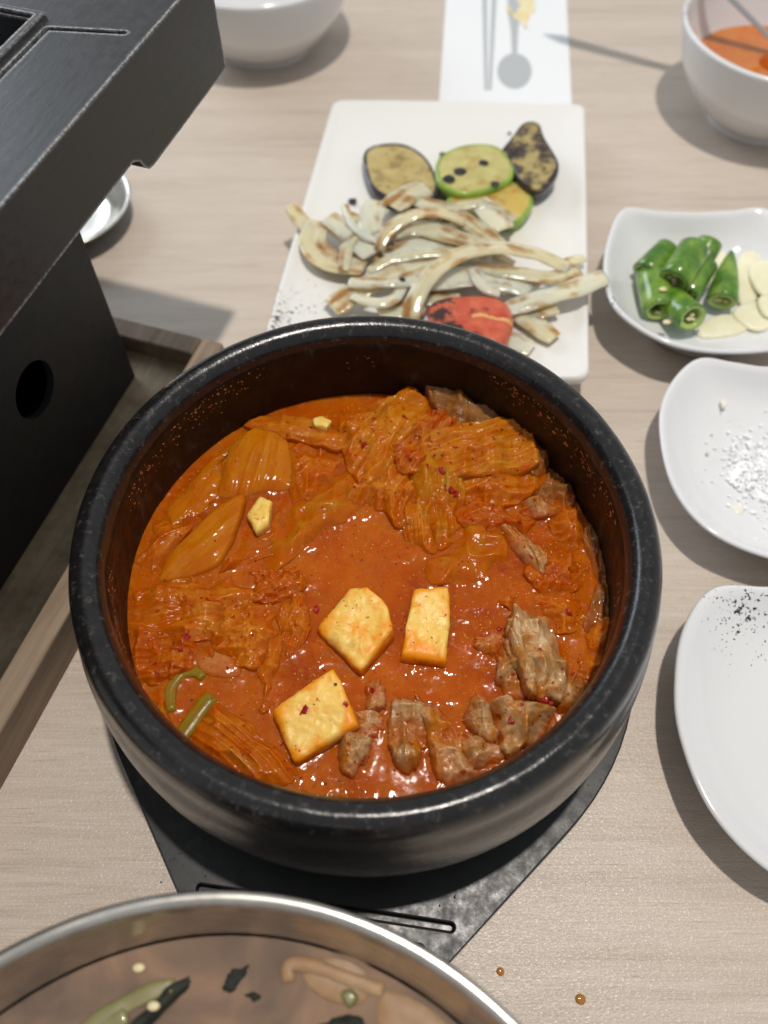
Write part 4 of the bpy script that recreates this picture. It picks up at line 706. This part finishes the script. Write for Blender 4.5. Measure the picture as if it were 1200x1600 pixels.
for i in range(650):
    r = abs(RNG.normal(0, 1.05)); t = RNG.uniform(0, 6.28); s = RNG.uniform(.04, .13); x, y = sc0[0] + r * math.cos(t) * .95, sc0[1] + r * math.sin(t) * 1.1; z = .80 + max(0, .28 - r * .16) * RNG.uniform(0, 1) + .16 * max(0, math.hypot(x - D2[0], y - D2[1]) - 2.6) + s * .4
    Rm = Matrix.Rotation(RNG.uniform(0, 3), 3, Vector(RNG.normal(size=3))); b0 = len(V)
    for q in ((-1, -1, -1), (1, -1, -1), (1, 1, -1), (-1, 1, -1), (-1, -1, 1), (1, -1, 1), (1, 1, 1), (-1, 1, 1)): V.append(np.array([x, y, z]) + np.array(Rm @ Vector([c * s * .6 * RNG.uniform(.6, 1.2) for c in q])))
    F += [tuple(b0 + k for k in q) for q in ((0, 3, 2, 1), (4, 5, 6, 7), (0, 1, 5, 4), (1, 2, 6, 5), (2, 3, 7, 6), (3, 0, 4, 7))]
thing('coarse_salt', V, F, SALT.m, 'coarse white salt crystals heaped in the middle right dish', 'salt', kind='stuff', smooth=False)
for px, z, lab in [([(1126, 625), (1133, 622), (1137, 632), (1130, 636)], 1.32, 'small yellowish crumb near the far edge of the salt dish'), ([(1105, 703), (1110, 701), (1110, 707), (1106, 708)], 1.1, 'tiny yellow crumb left of the salt heap'), ([(1145, 790), (1157, 785), (1163, 796), (1155, 804), (1147, 800)], .86, 'clear oil drop at the front of the salt heap')]:
    v, f, u = patch(px, z, h=.05, thick=.12, wr=(.02, 3), stew=False, n=36, m=8, edge=.06); thing('oil_crumb', v, f, OIL.m, lab, 'crumb', uv=u)
# ================================================================== round white bowls
def bowl(c, R, h, spk, label, name='rice_bowl'):
    v, f = lathe(smooth_prof([(0, .25), (.40 * R, .2), (.44 * R, 0.0), (.50 * R, 0.0), (.51 * R, .35), (.62 * R, .16 * h), (.82 * R, .42 * h), (.94 * R, .70 * h), (R, .96 * h), (.985 * R, h), (.955 * R, .985 * h), (.90 * R, .74 * h), (.77 * R, .42 * h), (.55 * R, .22 * h), (.3 * R, .14 * h), (0, .13 * h)], 5), 96, c, False)
    b = base_of(v); return thing(name, v, f, ceramic(name + '_glaze', [(tuple(np.array(s) - b), r) for s, r in spk] if spk else None, (.68, .685, .70), .16, 3.0), label, 'bowl', 'round white bowls')
RB = (23.0, 33.8)
bowl(RB, 5.95, 5.4, [((17.3, 35.0, 5.2), 2.6)], 'white bowl of red soup with a spoon at the far right', 'soup_bowl')
bowl((-7.2, 41.6), 6.0, 5.3, None, 'plain white bowl behind the black grill at the top', 'white_bowl')
v, f = lathe([(.001, 2.7), (2, 2.7), (3.6, 2.7), (4.6, 2.72), (4.95, 2.78)], 72, RB, False); v[:, 2] += .05 * fbm(v * .8, 3, 5); f = [q[::-1] for q in f]
thing('red_soup', v, f, RSO, 'orange red soup in the white bowl at the far right', 'soup')
v, f, u = patch([(1185, 95), (1215, 75), (1260, 80), (1250, 110), (1205, 112)], 2.7, h=.45, wr=(.12, 1.4), stew=False, n=60, m=14); thing('kimchi_piece', v, f, LEAF, 'kimchi leaf floating in the far right soup bowl', 'kimchi', uv=u)
# spoon leaning in that bowl
e0 = np.array([11.24, 39.97, 11.0]); e1 = np.array([24.0, 35.3, 2.9]); dv = (e1 - e0) / np.linalg.norm(e1 - e0)
sp = empty('metal_spoon', e1, 'steel spoon leaning in the far right soup bowl', 'spoon')
def bar(P0, P1, w0, w1, t):
    d = (P1 - P0) / np.linalg.norm(P1 - P0); s = np.cross(d, [0, 0, 1.]); s /= np.linalg.norm(s); u = np.cross(s, d); V = []; K = 14; a = np.linspace(0, 2 * np.pi, K, endpoint=False)
    for i in range(13):
        q = i / 12; wd = (w0 + (w1 - w0) * q) * (math.sqrt(max(.02, 1 - (1 - min(1, q * 10)) ** 2))); V.append(P0 + (P1 - P0) * q + s * (wd / 2 * np.cos(a))[:, None] + u * (t / 2 * np.sin(a))[:, None])
    return np.concatenate(V), grid_faces(K, 13) + [tuple(range(K))[::-1], tuple(range(12 * K, 13 * K))]
part('handle', *bar(e0, e1, 1.0, .55, .2), SPN.m, sp)
bm = bmesh.new(); bmesh.ops.create_uvsphere(bm, u_segments=24, v_segments=12, radius=1); v, f = bm_data(bm); v[:, 2] = np.where(v[:, 2] > 0, -v[:, 2] * .8 + .0, v[:, 2]); part('spoon_head', v * [2.1, 1.6, .5] + e1 + dv * 1.6 + [0, 0, .2], f, SPN.m, sp)
# ================================================================== cutlery sleeve
def flat(px, z, t=.02):
    P = [at(x, y, z)[:2] for x, y in px]; return bm_data(prism([tuple(q) for q in P], z - t, z))
d0 = np.array([4.82, 47.06]) - np.array([3.93, 35.29]); d1 = np.array([13.09, 47.06]) - np.array([12.04, 35.29])
A0, A1 = np.array([3.93, 35.29]) - d0 * .25, np.array([12.04, 35.29]) - d1 * .25; B0, B1 = np.array([3.93, 35.29]) + d0 * 1.5, np.array([12.04, 35.29]) + d1 * 1.5
v, f = bm_data(prism([tuple(A0), tuple(A1), tuple(B1), tuple(B0)], .003, .05)); slv = thing('cutlery_sleeve', v, f, PAP.m, 'white paper cutlery sleeve with grey chopsticks and spoon print behind the plate', 'paper sleeve', smooth=False)
part('printed_chopstick', *flat([(753, -20), (761, -20), (762, 141), (757, 141)], .054, .003), INK.m, slv, smooth=False)
part('printed_chopstick', *flat([(769, -20), (777, -20), (768, 141), (763, 141)], .054, .003), INK.m, slv, smooth=False)
sp_ = [(794, -30), (815, -30), (815, 20), (810, 45), (808, 84)] + [(804 + 27 * math.sin(t), 111 - 28 * math.cos(t)) for t in np.radians(np.linspace(10, 350, 34))] + [(800, 84), (798, 45), (793, 20)]
part('printed_spoon', *flat(sp_, .054, .003), INK.m, slv, smooth=False)
v, f, u = patch([(793, 18), (805, 0), (822, -5), (836, 8), (830, 28), (820, 42), (808, 30)], .056, h=.004, thick=.004, wr=None, stew=False, jag=.25, n=48, m=8, edge=.02); thing('soup_stain', v, f, STN.m, 'yellow soup stain on the paper cutlery sleeve', 'stain', uv=u)
# ================================================================== steel bowl of cold soup, nearest the camera
SB = (-3.2, -20.1)
v, f = lathe(smooth_prof([(0, .1), (4.5, .1), (5.2, .35), (7.4, 3.0), (8.9, 6.0), (9.55, 8.3), (9.72, 8.85), (9.86, 9.05), (9.80, 9.22), (9.58, 9.2), (9.45, 8.9), (9.30, 8.2), (8.7, 6.0), (7.2, 3.2), (5.0, .7), (0, .45)], 6), 128, SB, False)
thing('steel_bowl', v, f, STL.m, 'large stainless steel bowl of cold soup at the front edge', 'bowl')
v, f = lathe([(.001, 7.2), (3, 7.2), (6, 7.2), (8.2, 7.21), (8.9, 7.25), (9.06, 7.3)], 96, SB, False); v[:, 2] += .03 * fbm(v * .7, 2, 9); thing('cold_soup', v, [q[::-1] for q in f], COLD.m, 'brownish cold soup in the front steel bowl', 'soup')
SGR = 'pieces in the cold soup'
for px, lab in [([(205, 1602), (250, 1555), (295, 1515), (322, 1503), (314, 1524), (265, 1574), (228, 1608)], 'long black seaweed strip at the left of the cold soup'), ([(343, 1552), (352, 1528), (366, 1506), (388, 1510), (380, 1530), (362, 1554)], 'short black seaweed strip in the middle of the cold soup'), ([(382, 1554), (398, 1547), (413, 1558), (396, 1571)], 'small black seaweed dot below the short strip'), ([(498, 1608), (530, 1587), (575, 1591), (592, 1612)], 'black seaweed at the bottom frame edge')]:
    food(0, 'seaweed_strip', patch(px, 7.22, h=.06, thick=.08, wr=(.04, 2), jag=.3, stew=False, n=72, m=10, edge=.03), SWD, lab, 'seaweed', SGR)
food(0, 'cucumber_strip', ribbon([(120, 1620), (170, 1585), (230, 1552), (275, 1538)], .42, .1, .0, z=7.24, n=20), CUC, 'pale green cucumber strip at the left of the cold soup', 'cucumber', SGR)
food(0, 'cucumber_strip', ribbon([(100, 1640), (150, 1610), (200, 1585)], .42, .1, .0, z=7.24, n=20), CUC, 'second cucumber strip nearest the lower left corner', 'cucumber', SGR)
food(0, 'onion_crescent', ribbon([(452, 1535), (452, 1508), (490, 1510), (560, 1535), (600, 1548)], .4, .14, .05, z=7.27), ONCO, 'curved onion crescent in the cold soup', 'onion', SGR)
food(0, 'radish_slice', patch([(470, 1520), (515, 1490), (570, 1500), (585, 1545), (560, 1575), (500, 1560)], 7.22, h=.12, thick=.2, wr=(.02, 1), stew=False, n=60, m=12), ONCO, 'pale radish slice right of the onion crescent', 'radish', SGR)
food(0, 'radish_slice', patch([(590, 1545), (640, 1550), (690, 1580), (715, 1620), (650, 1660), (590, 1610)], 7.22, h=.14, thick=.2, wr=(.02, 1), stew=False, n=60, m=12), ONCO, 'orange tinted radish slice at the right of the cold soup', 'radish', SGR)
food(0, 'cucumber_chip', patch([(532, 1552), (548, 1545), (560, 1560), (545, 1575)], 7.4, h=.06, thick=.15, wr=None, stew=False, n=40, m=8), CUC, 'small green cucumber chip on the radish slice', 'cucumber', SGR)
for x, y, z, lab in [(217, 1512, 7.32, 'sesame seed near the far left edge of the cold soup'), (240, 1572, 7.36, 'sesame seed beside the long seaweed strip')]:
    bm = bmesh.new(); bmesh.ops.create_icosphere(bm, subdivisions=2, radius=1); v, f = bm_data(bm); thing('sesame_seed', v * [.16, .11, .06] + at(x, y, z), f, SEED, lab, 'sesame seed', 'sesame seeds')
# ================================================================== drops
for x, y, s, lab in [(782, 1518, .13, 'small orange soup drop on the table, nearer the steel bowl'), (907, 1561, .16, 'larger orange soup drop on the table at the lower right')]:
    v, f = lathe(smooth_prof([(s, .0), (s * .97, s * .2), (s * .7, s * .42), (s * .3, s * .5), (.001, s * .51)], 4), 28, tuple(at(x, y, 0)[:2]), False); v[:, :2] += .15 * s * fbm(v * 5, 2, 3)[:, None]
    thing('soup_drop', v + [0, 0, .004], f, DRO.m, lab, 'soup drop', 'soup drops on the table')
V = []; F = []
for (x0, x1, y0, y1, nn) in [(245, 330, 1250, 1375, 16), (330, 560, 1380, 1420, 14), (650, 720, 1385, 1420, 7), (880, 925, 1225, 1270, 5)]:
    for i in range(nn):
        p = at(RNG.uniform(x0, x1), RNG.uniform(y0, y1), .9); s = RNG.uniform(.015, .045); v, f = lathe([(s, .0), (s * .95, s * .3), (s * .6, s * .55), (.001, s * .65)], 14, (p[0], p[1]), False); b0 = len(V); V += (v + [0, 0, .903]).tolist(); F += [tuple(b0 + k for k in q) for q in f]
thing('water_droplets', V, F, WAT.m, 'tiny water droplets sprinkled on the black trivet', 'water', kind='stuff')
